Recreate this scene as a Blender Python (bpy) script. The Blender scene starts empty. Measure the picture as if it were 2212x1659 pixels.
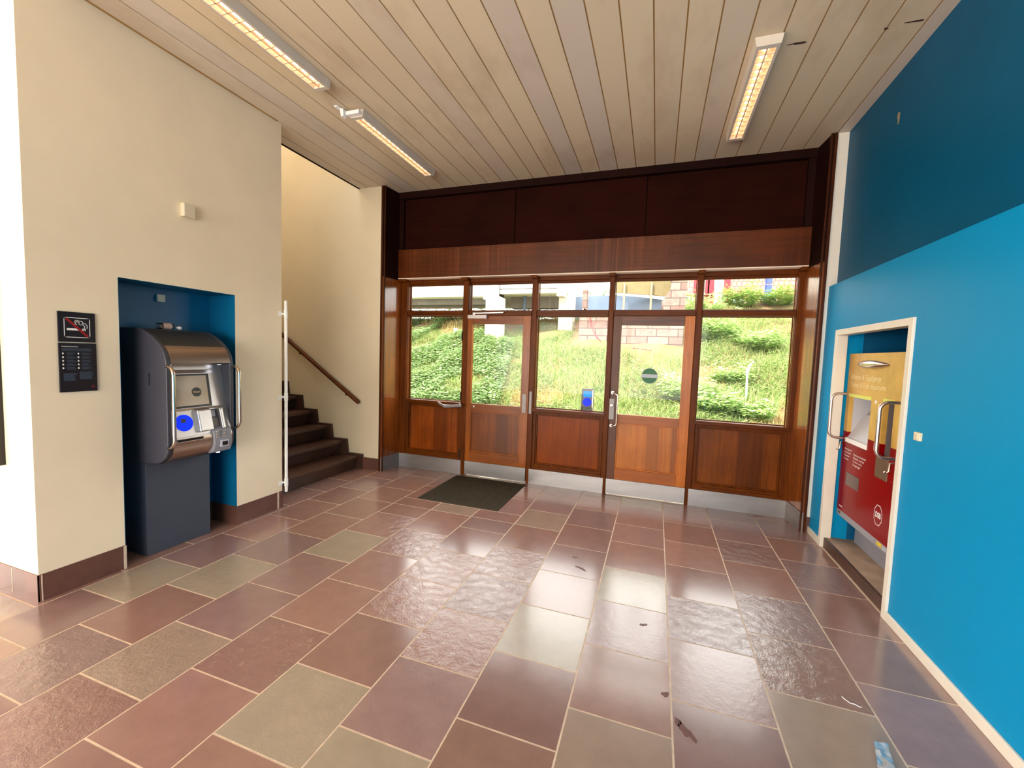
import bpy, bmesh, math, random
import numpy as np
from mathutils import Vector, Matrix

random.seed(7); RNG = np.random.default_rng(7)
S = bpy.context.scene; COL = S.collection

def lin(c):
    return tuple((x/255/12.92 if x/255 <= .04045 else ((x/255+.055)/1.055)**2.4) for x in c[:3]) + (1.0,)

# ------------------------------------------------------------------ camera
YAW, PITCH, ROLL, FPX = .3293, -.0675, -.0342, 906.38
def cam_rot():
    a, b, c = YAW, PITCH, ROLL
    return (Matrix.Rotation(a, 3, 'Z') @ Matrix.Rotation(b, 3, 'X') @ Matrix.Rotation(c, 3, 'Y'))
cd = bpy.data.cameras.new('camera'); cam = bpy.data.objects.new('camera', cd); COL.objects.link(cam)
R_ = cam_rot()
M = Matrix.Identity(4)
for i in range(3):
    M[i][0] = R_[i][0]; M[i][1] = R_[i][2]; M[i][2] = -R_[i][1]
M[0][3], M[1][3], M[2][3] = 3.1499, -4.7323, 1.5
cam.matrix_world = M
cd.sensor_width = 36.0; cd.lens = 36.0*FPX/2212; cd.clip_start = .05; cd.clip_end = 300
S.camera = cam

# ------------------------------------------------------------------ world, sun, exposure
W = bpy.data.worlds.new('sky'); S.world = W; W.use_nodes = True
wn = W.node_tree.nodes; wl = W.node_tree.links; wn.clear()
wo = wn.new('ShaderNodeOutputWorld'); wb = wn.new('ShaderNodeBackground')
wb.inputs[0].default_value = (1.0, .985, .94, 1); wb.inputs[1].default_value = 4.6
wl.new(wb.outputs[0], wo.inputs[0])
def sun(energy, d, angle, color):
    l = bpy.data.lights.new('sun', 'SUN'); l.energy = energy; l.angle = angle; l.color = color
    o = bpy.data.objects.new('sun', l); COL.objects.link(o)
    o.rotation_euler = Vector(d).to_track_quat('-Z', 'Y').to_euler(); o.location = (0, 0, 12)
sun(6.8, (.45, .62, -.95), .12, (1, .95, .86))
def area(name, loc, target, sx, sy, power, color):
    l = bpy.data.lights.new(name, 'AREA'); l.shape = 'RECTANGLE'; l.size = sx; l.size_y = sy; l.energy = power; l.color = color
    o = bpy.data.objects.new(name, l); COL.objects.link(o); o.location = loc
    o.rotation_euler = (Vector(target)-Vector(loc)).to_track_quat('-Z', 'Y').to_euler()
# daylight entering through the glazed front behind the photographer; the left-wing lamp is an added fill
area('daylight_rear', (1.4, -9.3, 1.45), (.6, 0, 1.4), 7.0, 2.3, 200, (1, .92, .80))
area('fill_left_wing', (-5.9, -6.4, 1.5), (3, -4.6, 1.2), 4.0, 2.2, 240, (1, .93, .82))
area('daylight_stairwell', (-2.6, -1.05, 5.7), (-1.8, -1.05, 0), 1.6, 1.1, 34, (1, .98, .9))
vs = S.view_settings
S.display_settings.display_device = 'sRGB'
vs.view_transform = 'Standard'; vs.look = 'None'; vs.exposure = 0.5; vs.gamma = 1.0; vs.use_curve_mapping = False
S.cycles.max_bounces = 8; S.cycles.diffuse_bounces = 5; S.cycles.glossy_bounces = 4
S.cycles.transparent_max_bounces = 12; S.cycles.caustics_reflective = False; S.cycles.caustics_refractive = False
S.cycles.sample_clamp_indirect = 6.0

# ------------------------------------------------------------------ materials
MATS = {}
def newmat(name):
    m = bpy.data.materials.new(name); m.use_nodes = True; MATS[name] = m
    nt = m.node_tree; b = nt.nodes['Principled BSDF']
    return m, nt, b
def nd(nt, t, **k):
    n = nt.nodes.new(t)
    for a, v in k.items():
        setattr(n, a, v)
    return n
def mixrgb(nt, fac, a, b, mode='MIX'):
    n = nd(nt, 'ShaderNodeMix', data_type='RGBA', blend_type=mode)
    for s, v in ((n.inputs[0], fac), (n.inputs[6], a), (n.inputs[7], b)):
        if hasattr(v, 'is_output'): nt.links.new(v, s)
        elif isinstance(v, (int, float)): s.default_value = v
        else: s.default_value = v
    return n.outputs[2]
def coords(nt, scale=(1, 1, 1), kind='Object'):
    tc = nd(nt, 'ShaderNodeTexCoord'); mp = nd(nt, 'ShaderNodeMapping'); mp.inputs['Scale'].default_value = scale
    nt.links.new(tc.outputs[kind], mp.inputs[0]); return mp.outputs[0]
def noise(nt, vec, scale=5, detail=4, rough=.55, dist=0):
    n = nd(nt, 'ShaderNodeTexNoise'); n.inputs['Scale'].default_value = scale; n.inputs['Detail'].default_value = detail
    n.inputs['Roughness'].default_value = rough; n.inputs['Distortion'].default_value = dist
    nt.links.new(vec, n.inputs['Vector']); return n.outputs['Fac']
def ramp(nt, fac, stops):
    r = nd(nt, 'ShaderNodeValToRGB'); e = r.color_ramp.elements
    while len(e) < len(stops): e.new(.5)
    for el, (p, c) in zip(e, stops): el.position = p; el.color = c
    nt.links.new(fac, r.inputs[0]); return r.outputs[0]
def bump(nt, b, h, strength=.3, dist=.01):
    n = nd(nt, 'ShaderNodeBump'); n.inputs['Strength'].default_value = strength; n.inputs['Distance'].default_value = dist
    nt.links.new(h, n.inputs['Height']); nt.links.new(n.outputs[0], b.inputs['Normal'])
G = lambda v: (v, v, v, 1)
def plain(name, c, rough=.5, metal=0, var=.08, scale=6, bmp=0, spec=.5, aniso=None):
    m, nt, b = newmat(name); c = lin(c)
    v = coords(nt, aniso or (1, 1, 1)); n = noise(nt, v, scale)
    lo = tuple(x*(1-var) for x in c[:3])+(1,); hi = tuple(min(1, x*(1+var)) for x in c[:3])+(1,)
    nt.links.new(ramp(nt, n, [(.3, lo), (.7, hi)]), b.inputs['Base Color'])
    b.inputs['Roughness'].default_value = rough; b.inputs['Metallic'].default_value = metal
    b.inputs['Specular IOR Level'].default_value = spec
    if bmp:
        bump(nt, b, noise(nt, v, scale*12, 3), bmp, .002)
    return m
def wood(name, c1, c2, rough=.3, axis=2, grain=38, stave=0, bmp=.05, spec=.28, streak=0, coat=0):
    m, nt, b = newmat(name)
    sc = [1, 1, 1]; sc[axis] = .045
    v = coords(nt, tuple(sc))
    n1 = noise(nt, v, grain, 6, .65, .6); n2 = noise(nt, coords(nt, (1, 1, 1) if axis == 2 else (1, 1, 1)), 2.2, 3)
    col = ramp(nt, n1, [(.25, lin(c1)), (.75, lin(c2))])
    dark = tuple(x*.55 for x in lin(c1)[:3])+(1,)
    col = mixrgb(nt, ramp(nt, n2, [(.4, G(0)), (.75, G(.6))]), col, dark)
    if stave:
        s = nd(nt, 'ShaderNodeSeparateXYZ'); tc = nd(nt, 'ShaderNodeTexCoord'); nt.links.new(tc.outputs['Object'], s.inputs[0])
        a = nd(nt, 'ShaderNodeMath', operation='MULTIPLY'); a.inputs[1].default_value = stave; nt.links.new(s.outputs[0], a.inputs[0])
        f = nd(nt, 'ShaderNodeMath', operation='FLOOR'); nt.links.new(a.outputs[0], f.inputs[0])
        w = nd(nt, 'ShaderNodeTexWhiteNoise', noise_dimensions='1D'); nt.links.new(f.outputs[0], w.inputs['W'])
        col = mixrgb(nt, ramp(nt, w.outputs['Value'], [(.45, G(0)), (.62, G(.75))]), col, dark)
    if streak:   # water stains running down the board
        st = noise(nt, coords(nt, (22, 1, .35)), 1.6, 5, .7)
        pale = tuple(min(1, x*2.6+.03) for x in lin(c2)[:3])+(1,)
        msk = noise(nt, coords(nt, (.55, 1, .6)), 1.4, 2)
        f1 = ramp(nt, st, [(.5, G(0)), (.8, G(streak))]); f2 = ramp(nt, msk, [(.45, G(0)), (.62, G(1))])
        mm = nd(nt, 'ShaderNodeMath', operation='MULTIPLY'); nt.links.new(f1, mm.inputs[0]); nt.links.new(f2, mm.inputs[1])
        col = mixrgb(nt, mm.outputs[0], col, pale)
    nt.links.new(col, b.inputs['Base Color']); b.inputs['Roughness'].default_value = rough
    b.inputs['Specular IOR Level'].default_value = spec
    b.inputs['Coat Weight'].default_value = coat; b.inputs['Coat Roughness'].default_value = .13
    if bmp: bump(nt, b, n1, bmp, .003)
    return m
def emit(name, c, s, base=(200, 200, 200)):
    m, nt, b = newmat(name); b.inputs['Base Color'].default_value = lin(base)
    b.inputs['Emission Color'].default_value = lin(c); b.inputs['Emission Strength'].default_value = s; b.inputs['Roughness'].default_value = .4; b.inputs['Specular IOR Level'].default_value = .15
    return m
def glass(name, tint=(1, 1, 1), gloss=1.0, dirt=0.0):
    m = bpy.data.materials.new(name); m.use_nodes = True; nt = m.node_tree; nt.nodes.clear()
    o = nd(nt, 'ShaderNodeOutputMaterial'); t = nd(nt, 'ShaderNodeBsdfTransparent'); g = nd(nt, 'ShaderNodeBsdfGlossy')
    t.inputs[0].default_value = tint+(1,); g.inputs['Roughness'].default_value = .02
    lw = nd(nt, 'ShaderNodeFresnel'); lw.inputs[0].default_value = 1.3
    mx = nd(nt, 'ShaderNodeMixShader'); nt.links.new(lw.outputs[0], mx.inputs[0]); nt.links.new(t.outputs[0], mx.inputs[1]); nt.links.new(g.outputs[0], mx.inputs[2])
    out = mx.outputs[0]
    if dirt:
        d = nd(nt, 'ShaderNodeBsdfDiffuse'); d.inputs[0].default_value = G(.8)
        f = ramp(nt, noise(nt, coords(nt, (18, 1, .4)), 1.5, 4), [(.55, G(.02)), (.8, G(dirt))])
        m2 = nd(nt, 'ShaderNodeMixShader'); nt.links.new(f, m2.inputs[0]); nt.links.new(out, m2.inputs[1]); nt.links.new(d.outputs[0], m2.inputs[2]); out = m2.outputs[0]
    nt.links.new(out, o.inputs[0]); return m
def attrmat(name, attr='tint', rough=.6, spec=.3, trans=0):
    m, nt, b = newmat(name); a = nd(nt, 'ShaderNodeAttribute'); a.attribute_name = attr
    nt.links.new(a.outputs['Color'], b.inputs['Base Color']); b.inputs['Roughness'].default_value = rough; b.inputs['Specular IOR Level'].default_value = spec
    return m

plaster = plain('cream_plaster', (246, 230, 200), .75, var=.03, scale=3, bmp=.12, spec=.25)
plaster_stair = plain('stairwell_plaster', (226, 212, 184), .8, var=.05, scale=1.2, bmp=.1, spec=.2)
white_paint = plain('white_gloss_paint', (228, 222, 210), .4, var=.04)
teal = plain('petrol_blue_paint', (0, 82, 118), .45, var=.06, scale=2, spec=.15)
blue = plain('bright_blue_paint', (0, 142, 198), .45, var=.02, scale=1.5, spec=.14)
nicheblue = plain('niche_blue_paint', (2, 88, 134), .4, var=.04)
nicheblue2 = plain('left_niche_blue_paint', (1, 100, 142), .4, var=.04)
w_frame = wood('varnished_frame_wood', (74, 32, 5), (120, 60, 10), .34, spec=.1)
w_frameh = wood('varnished_rail_wood', (70, 28, 7), (116, 58, 10), .34, axis=0, spec=.12)
w_panel = wood('varnished_panel_wood', (104, 44, 6), (160, 78, 14), .26, stave=5.2)
w_panelr = wood('red_brown_panel_wood', (112, 46, 3), (146, 68, 6), .3, spec=.14)
w_panel5 = wood('brown_panel_wood', (90, 42, 9), (140, 74, 20), .32, stave=4.3, spec=.15)
w_door1 = wood('door_wood_mid', (126, 62, 12), (172, 94, 24), .26)
w_door2 = wood('door_wood_orange', (172, 90, 24), (214, 126, 48), .3)
w_door2d = wood('door_wood_dull_stile', (78, 42, 26), (112, 66, 42), .4)
w_door2p = wood('door_panel_orange', (168, 92, 36), (206, 130, 64), .32, stave=8)
w_rev = wood('reveal_board_wood', (96, 44, 10), (164, 88, 30), .24, grain=16, coat=.9)
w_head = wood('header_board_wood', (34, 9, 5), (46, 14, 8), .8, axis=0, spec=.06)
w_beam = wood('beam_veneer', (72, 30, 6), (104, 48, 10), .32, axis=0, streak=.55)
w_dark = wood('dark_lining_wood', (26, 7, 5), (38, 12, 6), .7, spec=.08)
w_soffit = plain('pale_soffit_board', (240, 218, 196), .5, var=.08, scale=5, aniso=(.5, 1, 1))
w_edge = wood('dark_edge_moulding', (52, 22, 8), (84, 40, 14), .35, spec=.15)
w_rail = wood('handrail_wood', (74, 34, 12), (116, 60, 24), .3, axis=0)
alu = plain('brushed_aluminium', (150, 146, 146), .36, metal=.7, var=.16, scale=3, aniso=(.6, 1, 3))
steel = plain('brushed_steel', (176, 160, 146), .3, metal=1, var=.08, scale=30, aniso=(1, .04, 1))
steelp = plain('satin_steel_panel', (205, 200, 196), .34, metal=.85, var=.06, scale=4)
plate_m = plain('dull_plate_steel', (142, 136, 134), .5, metal=.35, var=.06)
tube_steel = plain('tube_steel', (202, 186, 172), .24, metal=1, var=.03)
dgrey = plain('dark_grey_enamel', (62, 62, 72), .42, var=.06)
dgrey2 = plain('pedestal_grey_enamel', (66, 72, 86), .5, var=.05)
black = plain('black_plastic', (16, 14, 16), .35, var=.05)
rubber = plain('black_rubber', (20, 20, 20), .7)
skirt = plain('stone_skirting', (104, 68, 58), .38, var=.22, scale=5, bmp=.2)
stair_stone = plain('stair_stone', (74, 50, 40), .4, var=.3, scale=4, bmp=.15)
redenam = plain('red_enamel', (134, 0, 4), .28, var=.05, spec=.2)
redside = plain('dark_red_enamel', (112, 6, 10), .3, var=.05)
yellow = plain('ochre_enamel', (212, 168, 84), .3, var=.16, scale=7)
greym = plain('light_grey_enamel', (150, 150, 158), .45, var=.04)
paleg = plain('pale_grey_plastic', (196, 196, 204), .45, var=.03)
cream_p = plain('cream_plastic', (226, 214, 186), .45, var=.03)
fixt = plain('fixture_enamel', (214, 204, 190), .4, var=.04)
blue_em = emit('blue_touch_point', (0, 50, 255), .62, (0, 30, 200))
cyan_em = emit('cyan_display', (0, 150, 255), .7, (0, 90, 200))
screen = plain('screen_glass_tan', (178, 152, 112), .14, var=.1, scale=4)
tubeglow = emit('fluorescent_glow', (255, 212, 166), 3.2, (255, 240, 220))
led = emit('white_led', (235, 240, 255), 3.0)
lamel = plain('louvre_white', (244, 208, 176), .35, var=.02)
c_white = plain('print_white', (244, 242, 240), .6, var=.01)
c_dim = plain('print_slate', (62, 80, 100), .6, var=.01)
c_red = plain('print_red', (150, 14, 22), .6, var=.01)
c_sign = plain('sign_black', (20, 10, 20), .3, var=.05)
c_start = plain('print_dark_disc', (52, 48, 42), .4)
c_pale = plain('print_pale_yellow', (242, 226, 170), .5, var=.01)
c_yel = plain('lime_edge', (226, 232, 110), .4, var=.02)
c_green = plain('sticker_green', (28, 104, 54), .5, var=.05)
c_greend = plain('screen_dark_green', (40, 84, 54), .4, var=.05)
c_grey = plain('sticker_grey', (182, 188, 196), .5, var=.03)
c_chip = plain('bare_plaster_chip', (150, 132, 104), .9, var=.2, scale=30)
c_stain = plain('brown_smear', (96, 52, 44), .5, var=.3, scale=40)
c_scar = plain('dark_scar', (60, 36, 22), .8, var=.3, scale=20)
matm = plain('ribbed_mat', (78, 70, 58), .95, var=.3, scale=60, bmp=.8, spec=.1)
pane_m = glass('window_glass', (.97, .98, .97))
pane_top = glass('streaked_window_glass', (.97, .98, .97), dirt=.22)
clear_p = glass('clear_plastic', (.85, .88, .9))
foil = plain('silver_film', (196, 206, 216), .2, metal=.6, var=.3, scale=60)
conc = plain('pale_concrete', (214, 208, 196), .8, var=.07, scale=2, bmp=.1)
concd = plain('dark_concrete_and_shade', (104, 98, 88), .9, var=.15, scale=2)  # cross beams, and the strip that stands in for shaded ground
soil = None

# floor tile material: tint per tile, relief on the riven ones (alpha channel)
m, nt, b = newmat('stone_tiles'); floor_m = m
a = nd(nt, 'ShaderNodeAttribute'); a.attribute_name = 'tint'
v = coords(nt)
n1 = noise(nt, v, 9, 6, .65); n2 = noise(nt, v, 26, 5, .7, 1.2)
c1 = mixrgb(nt, ramp(nt, n1, [(.3, G(.82)), (.7, G(1.12))]), (0, 0, 0, 1), (1, 1, 1, 1))
col = mixrgb(nt, 1.0, a.outputs['Color'], ramp(nt, n1, [(.3, G(.84)), (.72, G(1.0))]), 'MULTIPLY')
chip = ramp(nt, n2, [(.56, G(0)), (.68, G(1))])
al = nd(nt, 'ShaderNodeMath', operation='MULTIPLY'); nt.links.new(chip, al.inputs[0]); nt.links.new(a.outputs['Alpha'], al.inputs[1])
sc = nd(nt, 'ShaderNodeMath', operation='MULTIPLY'); sc.inputs[1].default_value = .35; nt.links.new(al.outputs[0], sc.inputs[0])
col = mixrgb(nt, sc.outputs[0], col, lin((186, 160, 140)))
nt.links.new(col, b.inputs['Base Color'])
rr = nd(nt, 'ShaderNodeMapRange'); rr.inputs[3].default_value = .17; rr.inputs[4].default_value = .27; nt.links.new(n1, rr.inputs[0]); nt.links.new(rr.outputs[0], b.inputs['Roughness'])
b.inputs['Specular IOR Level'].default_value = .5; b.inputs['Coat Weight'].default_value = .5; b.inputs['Coat Roughness'].default_value = .15; b.inputs['Coat IOR'].default_value = 1.65
n3 = noise(nt, v, 16, 5, .7, .35); h = nd(nt, 'ShaderNodeMath', operation='MULTIPLY'); nt.links.new(n3, h.inputs[0]); nt.links.new(a.outputs['Alpha'], h.inputs[1])
h2 = nd(nt, 'ShaderNodeMath', operation='MULTIPLY'); h2.inputs[1].default_value = .05; nt.links.new(noise(nt, v, 5, 3), h2.inputs[0])
h3 = nd(nt, 'ShaderNodeMath', operation='ADD'); nt.links.new(h.outputs[0], h3.inputs[0]); nt.links.new(h2.outputs[0], h3.inputs[1])
bump(nt, b, h3.outputs[0], .5, .010); nt.links.new(b.inputs['Normal'].links[0].from_socket, b.inputs['Coat Normal'])
grout = plain('pale_grout', (214, 192, 170), .6, var=.15, scale=20)
# ceiling slats
m, nt, b = newmat('ceiling_slats'); ceil_m = m
a = nd(nt, 'ShaderNodeAttribute'); a.attribute_name = 'tint'
st = noise(nt, coords(nt, (1.2, .5, 1)), 2.4, 5, .6)
col = mixrgb(nt, ramp(nt, st, [(.52, G(0)), (.78, G(.35))]), a.outputs['Color'], lin((150, 118, 76)))
nt.links.new(col, b.inputs['Base Color']); b.inputs['Roughness'].default_value = .5; b.inputs['Specular IOR Level'].default_value = .35
slat_gap = plain('ochre_slat_gap', (168, 132, 76), .8, var=.15)

# ------------------------------------------------------------------ mesh helpers
class MB:
    def __init__(s): s.v = []; s.f = []; s.mi = []; s.cur = 0
    def add(s, vs, fs, mi=None):
        o = len(s.v); s.v += [tuple(p) for p in vs]; s.f += [tuple(i+o for i in f) for f in fs]; s.mi += [s.cur if mi is None else mi]*len(fs); return s
    def box(s, x0, x1, y0, y1, z0, z1, mi=None):
        x0, x1 = sorted((x0, x1)); y0, y1 = sorted((y0, y1)); z0, z1 = sorted((z0, z1))
        v = [(x0, y0, z0), (x1, y0, z0), (x1, y1, z0), (x0, y1, z0), (x0, y0, z1), (x1, y0, z1), (x1, y1, z1), (x0, y1, z1)]
        return s.add(v, [(0, 3, 2, 1), (4, 5, 6, 7), (0, 1, 5, 4), (1, 2, 6, 5), (2, 3, 7, 6), (3, 0, 4, 7)], mi)
    def prism(s, poly, axis, a, b_, mi=None):
        # poly in the two other axes (order x,y,z without axis)
        def p3(p, t):
            q = list(p); q.insert(axis, t); return tuple(q)
        n = len(poly)
        ar = sum(poly[i][0]*poly[(i+1) % n][1]-poly[(i+1) % n][0]*poly[i][1] for i in range(n))
        if ar < 0: poly = poly[::-1]
        if axis == 1: poly = poly[::-1]
        v = [p3(p, min(a, b_)) for p in poly]+[p3(p, max(a, b_)) for p in poly]
        return s.add(v, [tuple(range(n))[::-1], tuple(range(n, 2*n))]+[(i, (i+1) % n, n+(i+1) % n, n+i) for i in range(n)], mi)
    def tube(s, pts, r, n=12, mi=None, caps=True):
        pts = [Vector(p) for p in pts]; rs = r if isinstance(r, (list, tuple)) else [r]*len(pts)
        V = []; F = []; up = None
        for i, p in enumerate(pts):
            t = (pts[min(i+1, len(pts)-1)]-pts[max(i-1, 0)]).normalized()
            if up is None:
                up = t.orthogonal().normalized()
            up = (up-t*up.dot(t)).normalized(); w = t.cross(up)
            for k in range(n):
                a = 2*math.pi*k/n; V.append(p+(up*math.cos(a)+w*math.sin(a))*rs[i])
        for i in range(len(pts)-1):
            for k in range(n):
                k2 = (k+1) % n; F.append((i*n+k, i*n+k2, (i+1)*n+k2, (i+1)*n+k))
        if caps: F += [tuple(range(n))[::-1], tuple((len(pts)-1)*n+k for k in range(n))]
        return s.add(V, F, mi)
    def disc(s, c, u, w, r, n=32, h=.002, mi=None, r2=None):
        c = Vector(c); u = Vector(u); w = Vector(w); nn = u.cross(w).normalized(); r2 = r2 or r
        top = [c+nn*h+u*math.cos(2*math.pi*k/n)*r+w*math.sin(2*math.pi*k/n)*r2 for k in range(n)]
        bot = [p-nn*h for p in top]
        return s.add(bot+top, [tuple(range(n, 2*n)), tuple(range(n))[::-1]]+[(k, (k+1) % n, n+(k+1) % n, n+k) for k in range(n)], mi)
    def slab(s, pts, nrm, h, mi=None):
        nrm = Vector(nrm)*h; n = len(pts); a = [Vector(p) for p in pts]; t = [p+nrm for p in a]
        return s.add(a+t, [tuple(range(n))[::-1], tuple(range(n, 2*n))]+[(k, (k+1) % n, n+(k+1) % n, n+k) for k in range(n)], mi)
    def build(s, name, mats, parent=None, bevel=0, smooth=False, seg=2):
        me = bpy.data.meshes.new(name); off = Vector((0, 0, 0))
        if parent is not None:
            p = parent
            while p is not None: off += Vector(p.location); p = p.parent
        me.from_pydata([tuple(Vector(q)-off) for q in s.v], [], s.f)
        for m_ in (mats if isinstance(mats, (list, tuple)) else [mats]): me.materials.append(m_)
        me.polygons.foreach_set('material_index', s.mi)
        bm = bmesh.new(); bm.from_mesh(me)
        bmesh.ops.recalc_face_normals(bm, faces=bm.faces); bm.to_mesh(me); bm.free()
        if smooth:
            me.polygons.foreach_set('use_smooth', [True]*len(me.polygons))
            try: me.set_sharp_from_angle(angle=math.radians(38))
            except Exception: pass
        o = bpy.data.objects.new(name, me); COL.objects.link(o)
        if parent is not None: o.parent = parent
        if bevel:
            bv = o.modifiers.new('b', 'BEVEL'); bv.width = bevel; bv.segments = seg; bv.limit_method = 'ANGLE'; bv.angle_limit = math.radians(40)
        return o
def tag(o, label=None, cat=None, group=None, kind=None):
    if label: o['label'] = label
    if cat: o['category'] = cat
    if group: o['group'] = group
    if kind: o['kind'] = kind
    return o
def empty(name, loc, label, cat, group=None, kind=None):
    o = bpy.data.objects.new(name, None); COL.objects.link(o); o.location = loc; o.empty_display_size = .1
    return tag(o, label, cat, group, kind)
def text_mesh(mb, txt, org, u, w, width=None, height=.05, mi=None, thick=.0006, align='LEFT', bold=0):
    """lettering laid on the plane org + a*u + b*w"""
    cu = bpy.data.curves.new('t', 'FONT'); cu.body = txt; cu.size = 1; cu.align_x = align; cu.offset = bold
    ob = bpy.data.objects.new('t', cu); COL.objects.link(ob); bpy.context.view_layer.update()
    me = bpy.data.meshes.new_from_object(ob.evaluated_get(bpy.context.evaluated_depsgraph_get()))
    vs_ = [v_.co.copy() for v_ in me.vertices]; fs = [tuple(p.vertices) for p in me.polygons]
    bpy.data.objects.remove(ob); bpy.data.curves.remove(cu); bpy.data.meshes.remove(me)
    if not vs_: return
    xs = [q.x for q in vs_]; w0 = max(xs)-min(xs); sx = (width/w0) if width else height/.7; sy = height/.7
    u = Vector(u); w = Vector(w); n_ = u.cross(w).normalized(); o = Vector(org)+n_*thick
    mb.add([o+u*(q.x*sx)+w*(q.y*sy) for q in vs_], fs, mi)
def ring(pts_fn, *a): return [pts_fn(*a, k) for k in range(32)]
def setcol(o, cols, per):
    """cols: one rgba per face, spread over that face's corners"""
    me = o.data; at = me.color_attributes.new('tint', 'FLOAT_COLOR', 'CORNER')
    n = np.zeros(len(me.polygons), dtype=np.int32); me.polygons.foreach_get('loop_total', n)
    at.data.foreach_set('color', np.repeat(np.asarray(cols, dtype=np.float32), n, axis=0).ravel())

H = 3.478; XL = -.119; XR = 4.585; XP = 4.53; YS = -.351

# ------------------------------------------------------------------ floor
xs = [-.09+.4225*k for k in range(-14, 12)]
meas = {0: -.075, 1: .325, 2: .757, 3: 1.18, 4: 1.602, 5: 2.026, 6: 2.446, 7: 2.870, 8: 3.291, 9: 3.709, 10: 4.130, 11: 4.545}
xs = [meas.get(k, -.075+.42*k) for k in range(-14, 12)]
ev = [.0, -.2, -.62, -1.055, -1.492, -1.935, -2.375, -2.816, -3.242, -3.645]
od = [.0, -.36, -.85, -1.25, -1.703, -2.15, -2.588, -3.022, -3.444, -3.83]
while ev[-1] > -9.6: ev.append(ev[-1]-.4275)
while od[-1] > -9.6: od.append(od[-1]-.4275)
reds = [(154, 118, 109), (148, 113, 106), (158, 121, 111), (146, 116, 112), (152, 117, 106), (148, 119, 116)]
pale = [(166, 151, 134), (160, 138, 124)]
PALE = {(-1 + 1, -2.9): 0}
pale_at = [(.12, -3.0, 0, .5), (.5, -2.8, 0, .9), (.97, -2.2, 0, 0), (.97, -3.45, 1, 1), (1.8, -3.6, 0, .4), (2.2, -3.6, 0, .1), (2.65, -2.6, 0, .1),
           (3.05, -1.95, 0, .15), (3.1, -3.2, 1, .1), (3.9, -2.7, 1, .05), (3.05, -.2, 0, .2), (4.3, -2.9, 1, .1), (-.3, -3.6, 1, .5), (1.4, -1.1, 1, .1), (2.3, -1.1, 1, .1)]
rive_at = [(1.4, -3.15), (2.2, -2.5), (3.5, -2.2), (4.3, -1.25), (3.9, -.95), (1.4, -2.05), (1.8, -2.15), (2.2, -2.0), (1.8, -2.6), (2.2, -2.85), (.55, -3.7), (.97, -4.0), (3.95, -2.3), (1.0, -1.8), (3.9, -1.9)]
mb = MB(); cols = []; tiles = []
def tile(x0, x1, y0, y1, c, al):
    g = .0042; z = 0.0
    mb.add([(x0+g, y0+g, z), (x1-g, y0+g, z), (x1-g, y1-g, z), (x0+g, y1-g, z), (x0+g, y0+g, -.004), (x1-g, y0+g, -.004), (x1-g, y1-g, -.004), (x0+g, y1-g, -.004)],
           [(0, 1, 2, 3), (4, 5, 1, 0), (5, 6, 2, 1), (6, 7, 3, 2), (7, 4, 0, 3)], 0)
    l = lin(c); cols.extend([(l[0], l[1], l[2], al)]*5)
rt = random.Random(11)
for i in range(len(xs)-1):
    x0, x1 = xs[i], min(xs[i+1], XP+.0 if xs[i+1] > 4.5 else xs[i+1])
    col_i = i-14
    js = list(ev if col_i % 2 == 0 else od)
    if 2 <= col_i <= 4: js = sorted(set([j for j in js if abs(j+1.055) > .02 and abs(j+1.25) > .02]+[-1.04, -1.245]), reverse=True)
    for ya, yb in zip(js[1:], js[:-1]):
        xc, yc = (x0+x1)/2, (ya+yb)/2
        c = rt.choice(reds); k = rt.uniform(.93, 1.05); al = 0.0
        if rt.random() < .1: al = .25
        if yc < -4.1 and rt.random() < .18: c = rt.choice(pale)
        for px, py, kind, aa in pale_at:
            if x0 < px < x1 and ya < py < yb: c = pale[kind]; al = aa; k = 1
        for px, py in rive_at:
            if x0 < px < x1 and ya < py < yb: al = 1.0
        tile(x0, x1, ya, yb, tuple(q*k for q in c), al)
mb.add([(-6, -9.6, -.001), (XP+.02, -9.6, -.001), (XP+.02, .1, -.001), (-6, .1, -.001)], [(0, 1, 2, 3)], 1); cols.append((.5, .4, .3, 0))
mb.box(-6, XP+.02, -9.6, .1, -.25, -.0045, 1); cols += [(.5, .4, .3, 0)]*6
floor = mb.build('floor', [floor_m, grout]); setcol(floor, cols, None)
tag(floor, 'reddish brown and beige stone tile floor with pale joints', 'floor', kind='structure')
def blob(cx, cy, rx, ry, rot, seed, n=26, z=.0012):
    r = random.Random(seed); P = []; ph = [r.uniform(0, 6.28) for _ in range(4)]
    for k in range(n):
        a = 2*math.pi*k/n; q = 1+.25*math.sin(2*a+ph[0])+.2*math.sin(3*a+ph[1])+.12*math.sin(5*a+ph[2])+.1*math.sin(9*a+ph[3])
        x, y = rx*q*math.cos(a), ry*q*math.sin(a); P.append((cx+x*math.cos(rot)-y*math.sin(rot), cy+x*math.sin(rot)+y*math.cos(rot), z))
    return P
for (cx, cy, rx, ry, rot, sd) in [(3.268, -2.795, .013, .016, 0, 1), (3.345, -2.965, .045, .016, -1.0, 2), (3.315, -2.93, .02, .012, -1, 5), (2.72, -1.81, .035, .012, -.5, 3), (2.645, -1.66, .016, .014, 0, 4), (3.16, -2.31, .018, .01, .5, 7), (4.17, -.1, .05, .012, .2, 8)]:
    mb = MB(); mb.slab(blob(cx, cy, rx, ry, rot, sd, z=.0002), (0, 0, 1), .0012); mb.build('stain', c_stain, floor)

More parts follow.
